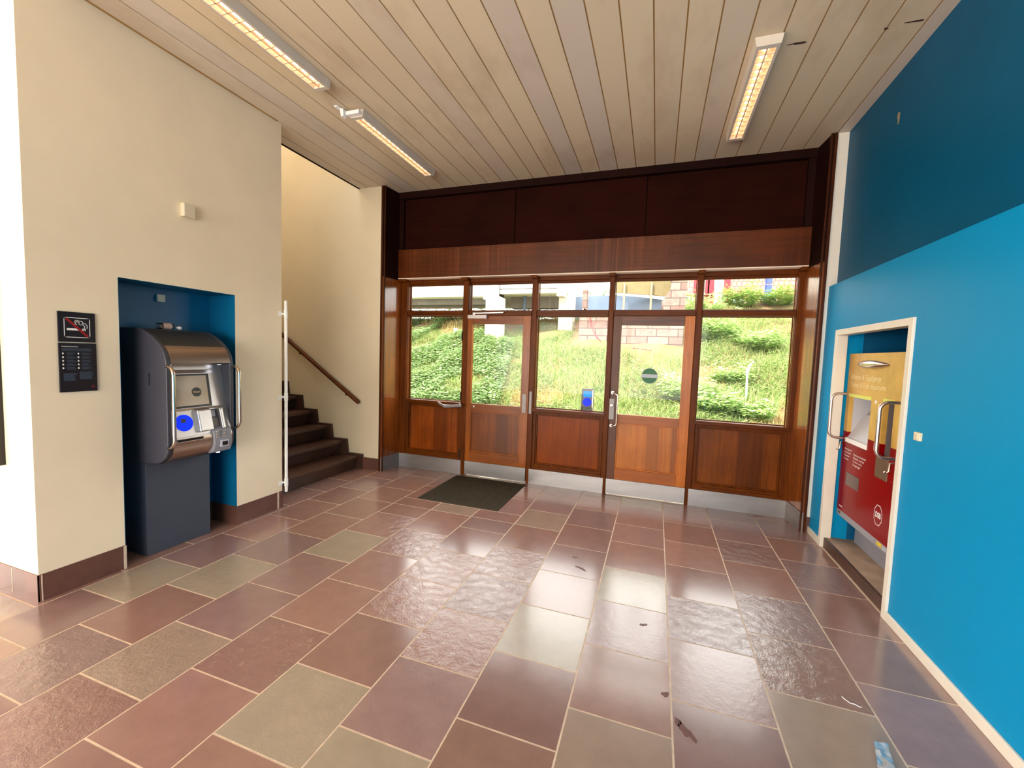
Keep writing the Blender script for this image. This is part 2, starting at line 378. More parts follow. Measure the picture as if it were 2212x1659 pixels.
# ------------------------------------------------------------------ ceiling
mb = MB(); cols = []
x = -.415; rs = random.Random(5); sl = .1836; x = .09-sl*3
slat_c = [(226, 210, 180), (223, 207, 178), (220, 206, 184), (227, 211, 180), (216, 204, 188)]
def slat(x0, x1, y0, y1, c):
    n0 = len(mb.f); mb.box(x0+.0045, x1-.0045, y0, y1, H, H+.02, 0); l = lin(c); cols.extend([l]*(len(mb.f)-n0))
while x < XR:
    c = rs.choice(slat_c); x1 = min(x+sl, XR+.004)
    if x < -.13: slat(max(x, -.405), x1, -1.80, 0.02, c); slat(x, x1, -9.6, -3.5, c)
    else: slat(x, x1, -9.6, .02, c)
    x += sl
x = .09-sl*3
while x > -6:
    slat(x-sl, x, -9.6, -3.5, rs.choice(slat_c)); x -= sl
mb.box(-6, XR+.1, -9.6, -3.45, H+.005, H+.25, 1); cols += [G(.3)]*6
mb.box(-.405, XR+.1, -3.45, .1, H+.005, H+.25, 1); cols += [G(.3)]*6
ceil = mb.build('ceiling', [ceil_m, slat_gap]); setcol(ceil, cols, None)
tag(ceil, 'beige slatted board ceiling with stained seams', 'ceiling', kind='structure')
for i, (xx, yy, ln) in enumerate([(3.866, -1.61, .05), (4.44, -1.62, .035), (4.31, -1.6, .01)]):
    mb = MB(); mb.slab([(p[0], p[1], H-.0004) for p in blob(xx, yy, ln, .008, .0, i+20)], (0, 0, -1), .001); mb.build('scar', c_scar, ceil)
# fascia board edging the ceiling over the stairs
mb = MB(); mb.box(-.425, -.405, -1.80, YS, H-.004, H+.25); tag(mb.build('trim_7', w_dark), 'dark edge board where the slat ceiling stops above the stairs', 'trim', kind='structure')

# ------------------------------------------------------------------ left wall with the machine niche
N0, N1, NT, ND = -2.993, -2.208, 1.913, -.41
YN, YF = -3.408, -1.756
mb = MB()
mb.box(-.7, XL, YN, N0, 0, H+.02); mb.box(-.7, XL, N1, YF, 0, H+.02); mb.box(-.7, XL, N0, N1, NT, H+.02); mb.box(-.7, ND, N0, N1, 0, NT)
mb.box(-4.2, -.7, YF-.12, YF, 0, 6); mb.box(-6, -.7, YN, YN+.12, 0, H+.02)
wl_ = mb.build('wall_left', plaster); tag(wl_, 'cream plaster wall with a blue recess for the ticket machine', 'wall', kind='structure')
mb = MB(); t = .002
mb.box(ND, ND+t, N0, N1, .157, NT); mb.box(ND, XL+.001, N1-t, N1, .157, NT); mb.box(ND, XL+.001, N0, N0+t, .157, NT); mb.box(ND, XL+.001, N0, N1, NT-t, NT)
tag(mb.build('niche_lining', nicheblue2, wl_), 'blue painted inside of the recess')
# base stones
mb = MB(); bb = .157; tt = .006
mb.box(XL, XL+tt, YN-tt, N0, 0, bb); mb.box(XL, XL+tt, N1, YF, 0, bb); mb.box(-6, XL+tt, YN-tt, YN, 0, bb)
mb.box(ND, XL+tt, N0, N0+tt, 0, bb); mb.box(ND, XL+tt, N1-tt, N1, 0, bb); mb.box(ND, ND+tt, N0, N1, 0, bb); mb.box(-.7, XL+tt, YF, YF+tt, 0, bb)
for yj in (-2.992, -1.80): mb.box(XL+tt-.001, XL+tt+.0015, yj-.014, yj+.002, 0, bb-.002, 1)
mb.box(XL+tt-.001, XL+tt+.0012, YN+.008, YN+.014, 0, bb-.002, 1); mb.box(XL-.26, XL-.254, YN-tt-.001, YN-tt, 0, bb-.002, 1)
tag(mb.build('baseboard_left', [skirt, grout], bevel=.0015), 'reddish stone skirting along the cream wall', 'skirting', kind='structure')

# ------------------------------------------------------------------ stairwell
mb = MB(); mb.box(-4.2, -.06, YS, YS+.15, 0, 6); mb.box(-4.35, -4.2, YF-.12, YS+.15, 0, 6); mb.box(-4.35, -.405, YF-.12, YS+.15, 6, 6.15); mb.box(-.405, -.30, YF-.12, YS+.15, H+.25, 6.0)
tag(mb.build('wall_stairwell', plaster_stair), 'plain cream stairwell wall behind the steps and handrail', 'wall', kind='structure')
st = empty('staircase', (-1.2, -1.05, 0), 'dark brown stone staircase climbing left behind the cream wall', 'staircase')
for i in range(9):
    xn = -.36-.25*i; z = .163+.1735*i
    mb = MB(); y0, y1 = YF+.004, -.385
    mb.box(xn-.31, xn, y0, y1, z-.035, z)
    mb.prism([(xn-.31, max(z-.25, 0)), (xn-.07 if i else xn-.05, max(z-.1735, 0)), (xn-.02, z-.035), (xn-.31, z-.035)], 1, y0, y1)
    mb.build('step', stair_stone, st, bevel=.004)
mb = MB()   # stepped skirting on the wall
poly = [(-.30, 0), (-.30, .19)]
P = [(-.325, 0.0), (-.309, .185)]
for i in range(9):
    xa = -.309-.2455*i; za = .19+.173*i
    P += [(xa, za), (xa-.235, za)] if i == 0 else [(xa+.02, za-.17), (xa, za), (xa-.235, za)]
P += [(-2.6, 1.4), (-2.6, .9), (-.55, 0)]
mb.prism([(a_, b_) for a_, b_ in P], 1, -.384, YS-.0005)
mb.build('skirting', stair_stone, st)
mb = MB(); mb.box(-.325, -.06, YS-.012, YS-.0005, 0, .15)
tag(mb.build('baseboard_stair', skirt, bevel=.0015), 'short reddish skirting stone between stairs and wooden front', 'skirting', kind='structure')
hr = empty('handrail', (-1.2, -.40, 1.3), 'brown wooden handrail sloping down the stairwell wall', 'handrail')
mb = MB(); a_ = Vector((-.345, -.405, .843)); b_ = Vector((-2.6, -.405, .843+2.255*.665))
d = (b_-a_).normalized(); pts = [a_+d*q for q in (0, .008, .02)]+[b_]
mb.tube(pts, [.012, .022, .026, .026], 14); mb.build('rail', w_rail, hr, smooth=True)
for q in (.25, 1.15, 2.1):
    p = a_+d*q; mb = MB(); mb.tube([p+Vector((0, .0, -.024)), p+Vector((0, 0, -.05)), p+Vector((0, .05, -.055))], .006, 8); mb.build('bracket', rubber, hr, smooth=True)

# white vertical rail at the wall end
pr = empty('grab_pole', (-.085, -1.705, .12), 'thin white vertical pole bracketed to the end of the cream wall', 'pole')
px_, py_ = -.092, -1.735; pole_m = plain('bright_white_enamel', (250, 248, 242), .35, var=.01)
mb = MB(); mb.tube([(px_, py_, .145), (px_, py_, .149), (px_, py_, 1.925), (px_, py_, 1.93)], [.010, .0135, .0135, .010], 14); mb.build('pole', pole_m, pr, smooth=True)
for z in (.235, 1.045, 1.81):
    mb = MB(); mb.tube([(px_, py_, z-.035), (px_, py_, z+.035)], .0165, 14); mb.tube([(px_, py_, z), (XL-.002, py_-.026, z)], .008, 10); mb.box(XL+.0005, XL+.004, py_-.06, py_-.022, z-.02, z+.02); mb.build('bracket', pole_m, pr, smooth=True)

# ------------------------------------------------------------------ right walls
# upper wall
mb = MB(); RT = 2.19
mb.box(XR, XR+.12, -9.6, YS, RT-.3, H+.02); mb.box(XR+.12, XR+.2, -9.6, -3, 0, H)
tag(mb.build('wall_right', teal), 'dark petrol blue upper wall above the ledge', 'wall', kind='structure')
mb = MB(); mb.slab([(XR+.0002, y_, z_) for y_, z_, _ in [(p[0], p[1], 0) for p in blob(-1.165, 3.17, .014, .034, .1, 31)]], (-1, 0, 0), .0015)
mb.build('paint_chip', c_chip, bpy.data.objects['wall_right'])
# lower lining, with the machine opening
D0, D1, DT = -.665, -1.675, 1.752     # clear opening
mb = MB()
mb.box(XP, XR+.0, YS-.0, D0+.03, 0, RT); mb.box(XP, XR, D1-.03, -9.6, 0, RT); mb.box(XP, XR, D1-.03, D0+.03, DT+.03, RT)
mb.box(XR, XR+.12, YS, D0+.03, 0, RT-.3); mb.box(XR, XR+.12, D1-.03, -9.6, 0, RT-.3); mb.box(XR, XR+.12, D1-.03, D0+.03, DT+.03, RT-.3)
wp = mb.build('wall_right_lower', blue); tag(wp, 'bright blue boxed-out lower wall around the red ticket machine', 'wall', kind='structure')
# recess behind the opening
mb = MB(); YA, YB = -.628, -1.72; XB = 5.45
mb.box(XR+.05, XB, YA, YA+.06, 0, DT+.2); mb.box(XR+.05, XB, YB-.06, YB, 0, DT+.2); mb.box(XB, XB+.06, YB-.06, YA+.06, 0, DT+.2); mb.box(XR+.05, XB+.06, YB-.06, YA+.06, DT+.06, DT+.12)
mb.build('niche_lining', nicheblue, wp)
mb = MB(); mb.box(XP+.03, XB, YB, YA, 0, .083); mb.box(XP+.012, XP+.03, D1-.03, D0+.03, 0, .083, 1)
tag(mb.build('trim_1', [plain('worn_sill_stone', (168, 142, 122), .7, var=.2, scale=8, bmp=.3), stair_stone]), 'low worn stone sill under the red ticket machine', 'sill', kind='structure')
mb = MB(); fw = .045
mb.box(XP-.014, XP+.06, D0, D0+fw, 0, DT+fw); mb.box(XP-.014, XP+.06, D1-fw, D1, 0, DT+fw); mb.box(XP-.014, XP+.06, D1, D0, DT, DT+fw)
tag(mb.build('trim_2', white_paint, bevel=.002), 'white timber frame around the red machine opening', 'frame', kind='structure')
mb = MB(); mb.box(XP-.014, XP-.0, D1-fw, -9.6, 0, .058); mb.box(XP-.014, XP, D0+fw, YS-.0, 0, .058)
tag(mb.build('baseboard_right', white_paint, bevel=.003), 'white painted skirting under the bright blue wall', 'skirting', kind='structure')

# ------------------------------------------------------------------ wooden front
# white strip and stone foot beside it
mb = MB(); mb.box(4.497, XR+.1, YS-.004, YS+.1, 0, H+.01); mb.box(4.5, XP, YS-.01, YS-.003, 0, .14, 1)
tag(mb.build('trim_3', [white_paint, skirt]), 'narrow white wall strip between wooden front and blue wall', 'trim', kind='structure')
# side reveals
mb = MB()
mb.prism([(-.055, YS-.012), (-.03, YS-.012), (.005, -.02), (.005, .06), (-.055, .06)], 2, .17, 2.404); mb.box(-.075, -.05, YS-.02, YS+.02, .0, H, 1)
mb.box(-.03, -.018, YS-.018, YS+.0, .0, H, 1)
tag(mb.build('trim_4', [w_rev, w_edge], bevel=.002), 'varnished wooden side board left of the windows', 'trim', kind='structure')
mb = MB()
mb.prism([(4.49, YS-.012), (4.462, YS-.012), (4.425, -.02), (4.425, .06), (4.49, .06)], 2, .17, 2.404); mb.box(4.478, 4.5, YS-.022, YS+.02, 0, H, 1); mb.box(4.452, 4.466, YS-.018, YS, 0, H, 1)
tag(mb.build('trim_5', [w_rev, w_edge], bevel=.002), 'varnished wooden side board right of the windows', 'trim', kind='structure')
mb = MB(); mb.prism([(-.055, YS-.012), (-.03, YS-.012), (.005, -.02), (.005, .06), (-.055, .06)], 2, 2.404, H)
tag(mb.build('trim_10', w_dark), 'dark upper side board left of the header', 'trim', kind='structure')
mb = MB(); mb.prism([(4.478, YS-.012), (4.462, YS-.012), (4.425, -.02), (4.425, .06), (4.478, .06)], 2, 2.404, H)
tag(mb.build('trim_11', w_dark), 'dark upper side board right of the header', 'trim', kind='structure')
# header: panels, beam, top board
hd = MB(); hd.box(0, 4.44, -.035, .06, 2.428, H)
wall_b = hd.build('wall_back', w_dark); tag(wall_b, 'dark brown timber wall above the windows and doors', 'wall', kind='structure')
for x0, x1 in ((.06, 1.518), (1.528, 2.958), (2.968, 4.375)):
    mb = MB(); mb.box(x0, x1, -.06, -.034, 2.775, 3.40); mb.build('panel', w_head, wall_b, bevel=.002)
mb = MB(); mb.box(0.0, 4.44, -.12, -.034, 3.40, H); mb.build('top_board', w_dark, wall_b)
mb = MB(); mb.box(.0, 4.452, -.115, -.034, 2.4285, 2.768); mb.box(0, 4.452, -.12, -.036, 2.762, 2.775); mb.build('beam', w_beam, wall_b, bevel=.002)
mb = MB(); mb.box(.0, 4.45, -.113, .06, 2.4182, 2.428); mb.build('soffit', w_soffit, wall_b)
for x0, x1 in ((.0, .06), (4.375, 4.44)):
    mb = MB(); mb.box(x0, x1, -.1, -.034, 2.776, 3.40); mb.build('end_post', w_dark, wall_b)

# timber grid
MU = [(0.0, .10), (.876, .958), (1.75, 1.822), (2.626, 2.688), (3.502, 3.566), (4.383, 4.437)]
grid = empty('trim_6', (2.2, 0, 0), 'dark varnished timber grid dividing the windows and doors', 'window frame', kind='structure')
for i, (x0, x1) in enumerate(MU):
    mb = MB(); mb.box(x0+.006, x1-.006, -.045, .05, .0 if 0 < i < 5 else .17, 2.418); mb.box(x0, x1, -.028, .02, 0 if 0 < i < 5 else .17, 2.418)
    mb.box(x0+.0, x1-.0, -.112, -.02, 2.385, 2.418)
    mb.build('mullion', w_frame, grid, bevel=.003)
for i in range(5):
    x0, x1 = MU[i][1], MU[i+1][0]
    mb = MB(); mb.box(x0, x1, -.04, .05, 1.968, 2.022); mb.box(x0, x1, -.022, .05, 2.022, 2.034); mb.build('transom_rail', w_frameh, grid, bevel=.003)
    mb = MB(); mb.box(x0, x1, -.004, .07, 2.372, 2.418); mb.box(x0, x1, .012, .07, 2.348, 2.372); mb.build('head_rail', w_frameh, grid, bevel=.003)

def beads(mb, x0, x1, z0, z1, w_=.014, y0=.03, y1=.05):
    mb.box(x0, x0+w_, y0, y1, z0, z1); mb.box(x1-w_, x1, y0, y1, z0, z1); mb.box(x0+w_, x1-w_, y0, y1, z0, z0+w_); mb.box(x0+w_, x1-w_, y0, y1, z1-w_, z1)
def sheet_(mb, x0, x1, y, z0, z1): mb.add([(x0, y, z0), (x1, y, z0), (x1, y, z1), (x0, y, z1)], [(0, 1, 2, 3)])
def window(n, i, label, pm, tilt=0):
    x0, x1 = MU[i][1], MU[i+1][0]
    w_ = empty('window_%d' % n, ((x0+x1)/2, 0, 0), label, 'window', kind='structure')
    mb = MB(); sheet_(mb, x0, x1, .045, 2.022, 2.352); mb.build('upper_pane', pane_top, w_)
    mb = MB(); sheet_(mb, x0, x1, .045, .895, 1.972); mb.build('pane', pane_m, w_)
    mb = MB(); beads(mb, x0, x1, .897, 1.968, .009); beads(mb, x0, x1, 2.03, 2.35, .007); mb.build('glazing_bead', w_frame, w_)
    mb = MB(); mb.box(x0-.02, x1+.02, -.062, .05, .858, .897); mb.build('sill', w_frameh, w_, bevel=.004)
    mb = MB(); mb.box(x0, x1, .0, .03, .17, .86); mb.build('panel', pm, w_)
    mb = MB(); beads(mb, x0, x1, .205, .86, .03, -.03, .0); beads(mb, x0+.03, x1-.03, .235, .83, .016, -.016, .001); mb.build('panel_moulding', w_frame, w_, bevel=.002)
    mb = MB(); mb.box(x0, x1, -.036, .03, .17, .205); mb.build('bottom_rail', w_frameh, w_, bevel=.002)
    mb = MB(); xa = x0-(.09 if i == 0 else .03); xb = x1+(.03 if i < 4 else .045)
    mb.box(xa, xb, -.05, .0, .0, .176)
    for q in range(5): mb.tube([(xa+.04+(xb-xa-.08)*q/4, -.0505, .155), (xa+.04+(xb-xa-.08)*q/4, -.052, .155)], .004, 8)
    mb.build('kick_plate', alu, w_, bevel=.001)
    return w_
w1 = window(1, 0, 'leftmost tall window with brown panel and metal tray below', w_panel)
w3 = window(3, 2, 'middle window between the two doors over a red-brown panel', w_panelr)
w5 = window(5, 4, 'rightmost window next to the blue wall with dark brown panel', w_panel5)
for n, i, lb in ((2, 1, 'small top pane above the left door with the closer arm'), (4, 3, 'small top pane above the right door with the green sticker')):
    x0, x1 = MU[i][1], MU[i+1][0]
    w_ = empty('window_%d' % n, ((x0+x1)/2, 0, 2.03), lb, 'window', kind='structure')
    mb = MB(); sheet_(mb, x0, x1, .045, 2.022, 2.352); mb.build('upper_pane', pane_top, w_)
    mb = MB(); beads(mb, x0, x1, 2.03, 2.35, .007); mb.build('glazing_bead', w_frame, w_)
# reveal kick plates
mb = MB(); mb.prism([(-.058, YS-.014), (-.026, YS-.014), (.012, -.05), (.012, 0), (-.058, 0)], 2, 0, .176)
tag(mb.build('trim_8', alu), 'aluminium kick plate on the left side board', 'kick plate', kind='structure')
mb = MB(); mb.prism([(4.49, YS-.014), (4.458, YS-.014), (4.418, -.05), (4.418, 0), (4.49, 0)], 2, 0, .176)
tag(mb.build('trim_9', alu), 'aluminium kick plate on the right side board', 'kick plate', kind='structure')

# doors
def door(n, x0, x1, gx0, gx1, label, ms, mrail, mtop, mlow, mpanel, mstL):
    d_ = empty('door_%d' % n, ((x0+x1)/2, 0, 0), label, 'door', kind='structure')
    yf, yb = -.034, .012
    mb = MB(); mb.box(x0, gx0, yf, yb, .174, 1.966); mb.build('stile', mstL, d_, bevel=.002)
    mb = MB(); mb.box(gx1, x1, yf, yb, .174, 1.966); mb.build('stile', ms, d_, bevel=.002)
    mb = MB(); mb.box(gx0, gx1, yf, yb, 1.868, 1.966); mb.build('top_rail', mtop, d_, bevel=.002)
    mb = MB(); mb.box(gx0, gx1, yf, yb, .802, .898); mb.build('lock_rail', mrail, d_, bevel=.002)
    mb = MB(); mb.box(gx0, gx1, yf, yb, .174, .296); mb.build('bottom_rail', mlow, d_, bevel=.002)
    mb = MB(); mb.box(gx0, gx1, -.012, .004, .296, .802); mb.build('panel', mpanel, d_)
    mb = MB(); sheet_(mb, gx0, gx1, -.012, .898, 1.868); mb.build('pane', pane_m, d_)
    mb = MB(); beads(mb, gx0, gx1, .296, .802, .012, -.026, -.012); mb.build('panel_moulding', ms, d_, bevel=.002)
    mb = MB(); mb.box(x0, x1, -.05, -.012, .012, .176)
    for q in range(6): mb.tube([(x0+.04+(x1-x0-.08)*q/5, -.0505, .155), (x0+.04+(x1-x0-.08)*q/5, -.052, .155)], .004, 8)
    mb.build('kick_plate', alu, d_, bevel=.001)
    return d_
h_d1 = wood('door_rail_mid', (108, 54, 14), (152, 82, 26), .26, axis=0)
h_d2 = wood('door_rail_orange', (140, 72, 26), (184, 104, 44), .3, axis=0)
h_d2t = wood('door_rail_top_brown', (70, 34, 18), (118, 60, 30), .3, axis=0)
d1 = door(1, .958, 1.75, 1.01, 1.655, 'left glazed wooden door with closer at its top', w_door1, h_d1, h_d1, h_d1, wood('door_panel_mid', (92, 44, 12), (136, 72, 24), .28, stave=7), w_door1)
d2 = door(2, 2.688, 3.502, 2.772, 3.407, 'right glazed orange-brown wooden door with long pull handle', w_door2, h_d2, h_d2t, h_d2, w_door2p, w_door2d)
mb = MB(); mb.box(.889, .962, -.036, .0, .18, 1.966); mb.build('hanging_stile', w_door1, d1, bevel=.002)
for z in (.26, .98, 1.72):
    mb = MB(); mb.tube([(.884, -.05, z-.05), (.884, -.05, z+.05)], .008, 10); mb.build('hinge', rubber, d1, smooth=True)
# closer
cl = MB(); cl.box(.966, 1.212, -.085, -.0345, 1.928, 1.974); cl = cl.build('closer', plain('closer_grey', (186, 178, 174), .4, metal=.3, var=.04), d1, bevel=.003)
mb = MB(); mb.prism([(1.03, 1.984), (1.42, 1.996), (1.42, 2.008), (1.03, 1.998)], 1, -.075, -.06); mb.box(1.03, 1.06, -.078, -.056, 1.972, 2.0); mb.build('closer_arm', steelp, cl)
mb = MB(); mb.box(1.678, 1.728, -.042, -.033, .831, 1.057); mb.build('latch_plate', plate_m, d1, bevel=.001)
mb = MB(); mb.box(1.768, 1.798, -.052, -.044, .828, 1.09); mb.build('strike_plate', plate_m, grid, bevel=.001)
mb = MB(); mb.tube([(1.065, -.034, .865), (1.065, -.05, .865)], .012, 14); mb.tube([(1.065, -.05, .865), (1.065, -.052, .865)], .008, 12); mb.build('stop_knob', steel, d1, smooth=True)
# door 2 furniture
lp = MB(); lp.box(2.684, 2.737, -.042, -.033, .838, 1.066); lp = lp.build('lock_plate', plate_m, d2, bevel=.001)
mb = MB(); mb.tube([(2.711, -.042, .992), (2.711, -.056, .992), (2.711, -.058, .992)], [.019, .018, .012], 18); mb.build('cylinder', tube_steel, lp, smooth=True)
mb = MB(); P = [(2.715, -.034, 1.133), (2.715, -.06, 1.133), (2.722, -.078, 1.13), (2.745, -.09, 1.124), (2.765, -.09, 1.115), (2.772, -.09, 1.10), (2.772, -.09, .80), (2.765, -.09, .783), (2.745, -.09, .776), (2.722, -.078, .772), (2.715, -.06, .77), (2.715, -.034, .77)]
mb.tube(P, .0075, 12); mb.tube([(2.715, -.0345, 1.133), (2.715, -.042, 1.133)], .017, 18); mb.tube([(2.715, -.0345, .77), (2.715, -.042, .77)], .017, 18)
mb.build('pull_handle', tube_steel, d2, smooth=True)
mb = MB(); c = (3.087, -.0152, 1.333)
mb.disc(c, (1, 0, 0), (0, 0, 1), .084, 40, .0008, 2); mb.disc((c[0], c[1]-.0006, c[2]), (1, 0, 0), (0, 0, 1), .080, 40, .0008, 0); mb.box(c[0]-.079, c[0]+.079, -.0178, -.0162, c[2]-.02, c[2]+.018, 1)
mb.build('sticker', [c_green, c_grey, c_grey], d2)

# metal tray on the sill
mb = MB(); P = [(.56, -.045), (.815, -.35), (.955, -.17), (.87, -.05)]; z0, z1 = .862, .893
cen = (sum(p[0] for p in P)/4, sum(p[1] for p in P)/4)
inn = [(p[0]+(cen[0]-p[0])*.06, p[1]+(cen[1]-p[1])*.06) for p in P]
for k in range(4):
    k2 = (k+1) % 4; mb.prism([P[k], P[k2], inn[k2], inn[k]], 2, z0, z1)
mb.prism(P, 2, z0, z0+.003)
tag(mb.build('tray', steelp), 'shallow light metal tray jutting out at the left window sill', 'tray')

# doormat
mb = MB(); X0, X1, Y0, Y1 = .893, 1.782, -1.03, -.125
mb.box(X0, X1, Y0, Y1, .0005, .006); q = X0+.012
while q < X1-.01:
    mb.box(q, q+.008, Y0+.008, Y1-.008, .006, .010); q += .016
tag(mb.build('doormat', matm), 'dark ribbed doormat set in the floor before the left door', 'doormat')

# ------------------------------------------------------------------ things on the left wall
sg = empty('no_smoking_sign', (XL, -3.2, 1.49), 'square black no smoking sign left of the blue recess', 'sign')
U = (0, 1, 0); Wz = (0, 0, 1)
xs_ = XL+.010
mb = MB(); mb.box(XL, xs_, -3.288, -3.118, 1.492, 1.668); mb.build('plate', c_sign, sg, bevel=.002)
mb = MB()
def sline(mb, pts, wd, mi=None, x=xs_+.0006):
    """flat ribbon on the wall plane from (y,z) points"""
    for (a, b_), (c_, d_) in zip(pts[:-1], pts[1:]):
        v_ = Vector((c_-a, d_-b_)); L = v_.length
        if L < 1e-6: continue
        n_ = Vector((-v_.y, v_.x))/L*wd/2; e = v_/L*wd*.3
        q = [(a-e.x+n_.x, b_-e.y+n_.y), (a-e.x-n_.x, b_-e.y-n_.y), (c_+e.x-n_.x, d_+e.y-n_.y), (c_+e.x+n_.x, d_+e.y+n_.y)]
        mb.add([(x, p[0], p[1]) for p in q], [(0, 1, 2, 3)], mi)
def rrect(y0, y1, z0, z1, r, n=5):
    P = []
    for cy, cz, a0 in ((y1-r, z1-r, 0), (y0+r, z1-r, 90), (y0+r, z0+r, 180), (y1-r, z0+r, 270)):
        for k in range(n+1):
            a = math.radians(a0+90*k/n); P.append((cy+r*math.cos(a), cz+r*math.sin(a)))
    return P+[P[0]]
sline(mb, rrect(-3.262, -3.146, 1.520, 1.634, .007), .0035, 0)
mb.add([(xs_+.0005, -3.251, 1.560), (xs_+.0005, -3.191, 1.560), (xs_+.0005, -3.191, 1.573), (xs_+.0005, -3.251, 1.573)], [(0, 1, 2, 3)], 0)
for q in (-3.179, -3.173, -3.167): mb.add([(xs_+.0005, q-.002, 1.560), (xs_+.0005, q+.002, 1.560), (xs_+.0005, q+.002, 1.573), (xs_+.0005, q-.002, 1.573)], [(0, 1, 2, 3)], 0)
sline(mb, [(-3.170, 1.574), (-3.170, 1.588), (-3.176, 1.595), (-3.190, 1.595), (-3.196, 1.600), (-3.194, 1.608), (-3.204, 1.613), (-3.212, 1.606), (-3.213, 1.599), (-3.206, 1.595)], .0035, 0)
sline(mb, [(-3.158, 1.574), (-3.158, 1.592), (-3.166, 1.603), (-3.180, 1.603), (-3.178, 1.612), (-3.186, 1.617), (-3.196, 1.616), (-3.200, 1.621), (-3.211, 1.619), (-3.216, 1.610)], .0035, 0)
sline(mb, [(-3.250, 1.626), (-3.158, 1.528)], .013, 1, xs_+.001)
mb.build('pictogram', [c_white, c_red], sg)
sg = empty('rules_sign', (XL, -3.2, 1.2), 'tall black notice with two columns of tiny icons and text, under the no smoking sign', 'sign')
mb = MB(); mb.box(XL, xs_, -3.289, -3.116, 1.197, 1.486); mb.build('plate', c_sign, sg, bevel=.002)
mb = MB()
def bar(y0, y1, z, h, mi): mb.add([(xs_+.0006, y0, z), (xs_+.0006, y1, z), (xs_+.0006, y1, z+h), (xs_+.0006, y0, z+h)], [(0, 1, 2, 3)], mi)
text_mesh(mb, 'Ordensbestemmelser', (xs_, -3.278, 1.462), U, Wz, .075, .007, 0)
rl = random.Random(3)
for k in range(3): bar(-3.277, -3.13+rl.uniform(-.02, 0), 1.451-.006*k, .0028, 1)
for r_ in range(5):
    z = 1.424-.0215*r_
    for cx, cc in ((-3.272, -3.256), (-3.203, -3.188)):
        mb.disc((xs_+.0002, cx, z), U, Wz, .004, 8, .0005, 0, r2=.0055)
        for k in range(3): bar(cc, cc+rl.uniform(.026, .048), z+.003-.005*k, .0022, 1)
for k in range(8):
    bar(-3.272, -3.272+rl.uniform(.045, .06), 1.305-.0058*k, .003, 1); bar(-3.2, -3.2+rl.uniform(.05, .066), 1.312-.0058*k, .003, 1)
mb.build('lettering', [c_white, c_dim, c_red], sg); mb = MB()
bar(-3.146, -3.129, 1.221, .009, 2); bar(-3.137, -3.129, 1.223, .005, 0)
mb.build('logo', [c_white, c_dim, c_red], sg)
mb = MB(); mb.box(XL, XL+.042, -2.612, -2.534, 2.412, 2.506)
tag(mb.build('sensor_box', cream_p, bevel=.004), 'small cream plastic box high on the cream wall', 'wall box')
mb = MB(); mb.box(ND+.003, ND+.022, -2.608, -2.553, 1.812, 1.868)
tag(mb.build('wall_socket_cover', cream_p, bevel=.004), 'small beige square cover inside the left blue recess above the machine', 'cover plate')
mb = MB(); mb.box(XP-.016, XP, -1.887, -1.834, 1.112, 1.158)
so = mb.build('light_switch', cream_p, bevel=.003); tag(so, 'small cream switch on the bright blue wall beside the machine opening', 'switch')
mb = MB(); mb.box(XP-.02, XP-.015, -1.878, -1.845, 1.122, 1.15); mb.build('rocker', cream_p, so, bevel=.002)
pc = empty('poster_case', (-.8, YN, .77), 'dark framed notice case at the very left edge of the picture', 'poster case')
mb = MB(); mb.box(-1.1, -.398, YN-.03, YN, .765, 1.9); mb.build('frame', black, pc, bevel=.003)
mb = MB(); mb.box(-1.07, -.42, YN-.032, YN-.0295, .79, 1.87); mb.build('poster', plain('faint_lilac_poster', (150, 140, 190), .4), pc)

# ------------------------------------------------------------------ left ticket machine
YM0, YM1 = -2.852, -2.385
tm = empty('ticket_machine', (-.28, -2.62, 0), 'grey and steel ticket machine with glowing blue disc in the left blue recess', 'ticket machine')
mb = MB(); mb.box(ND+.008, -.165, YM0+.012, YM1-.012, .0, .72); mb.build('pedestal', dgrey2, tm, bevel=.004)
def arc(cx, cz, r1, r2, a0, a1, n=8): return [(cx+r1*math.cos(math.radians(a0+(a1-a0)*k/n)), cz+r2*math.sin(math.radians(a0+(a1-a0)*k/n))) for k in range(n+1)]
side = [(ND+.01, 1.605), (-.2, 1.605)]+[(-.16, 1.598), (-.11, 1.578), (-.05, 1.548), (.0, 1.512), (.035, 1.482), (.062, 1.45), (.08, 1.41), (.089, 1.36), (.09, 1.32)]+[(.09, .80)]+arc(-.06, .80, .15, .12, -4, -78, 6)+[(-.17, .672), (ND+.01, .672)]
for ya, yb_ in ((YM0, YM0+.028), (YM1-.028, YM1)):
    mb = MB(); mb.prism(side, 1, ya, yb_); o_ = mb.build('side_panel', dgrey, tm, bevel=.004, smooth=True)
    if ya == YM0: mb = MB(); mb.box(-.085, -.078, YM0-.0012, YM0+.001, 1.215, 1.30); mb.build('slot', black, o_)
ya, yb_ = YM0+.027, YM1-.027
mb = MB(); prof = [(ND+.012, 1.602), (-.2, 1.602), (-.16, 1.595), (-.11, 1.575), (-.05, 1.545), (.0, 1.509), (.032, 1.482), (-.1, 1.40), (ND+.012, 1.30)]
mb.prism(prof, 1, ya, yb_); mb.build('cover', plain('top_cover_grey', (48, 47, 46), .5, var=.06), tm, smooth=True)
hp = [(.030, 1.488), (.052, 1.467), (.071, 1.438), (.084, 1.405), (.092, 1.372)]
mb = MB(); mb.prism(hp+[(.055, 1.358), (-.02, 1.368), (-.02, 1.45)], 1, ya, yb_); mb.build('hood', steel, tm, smooth=True)
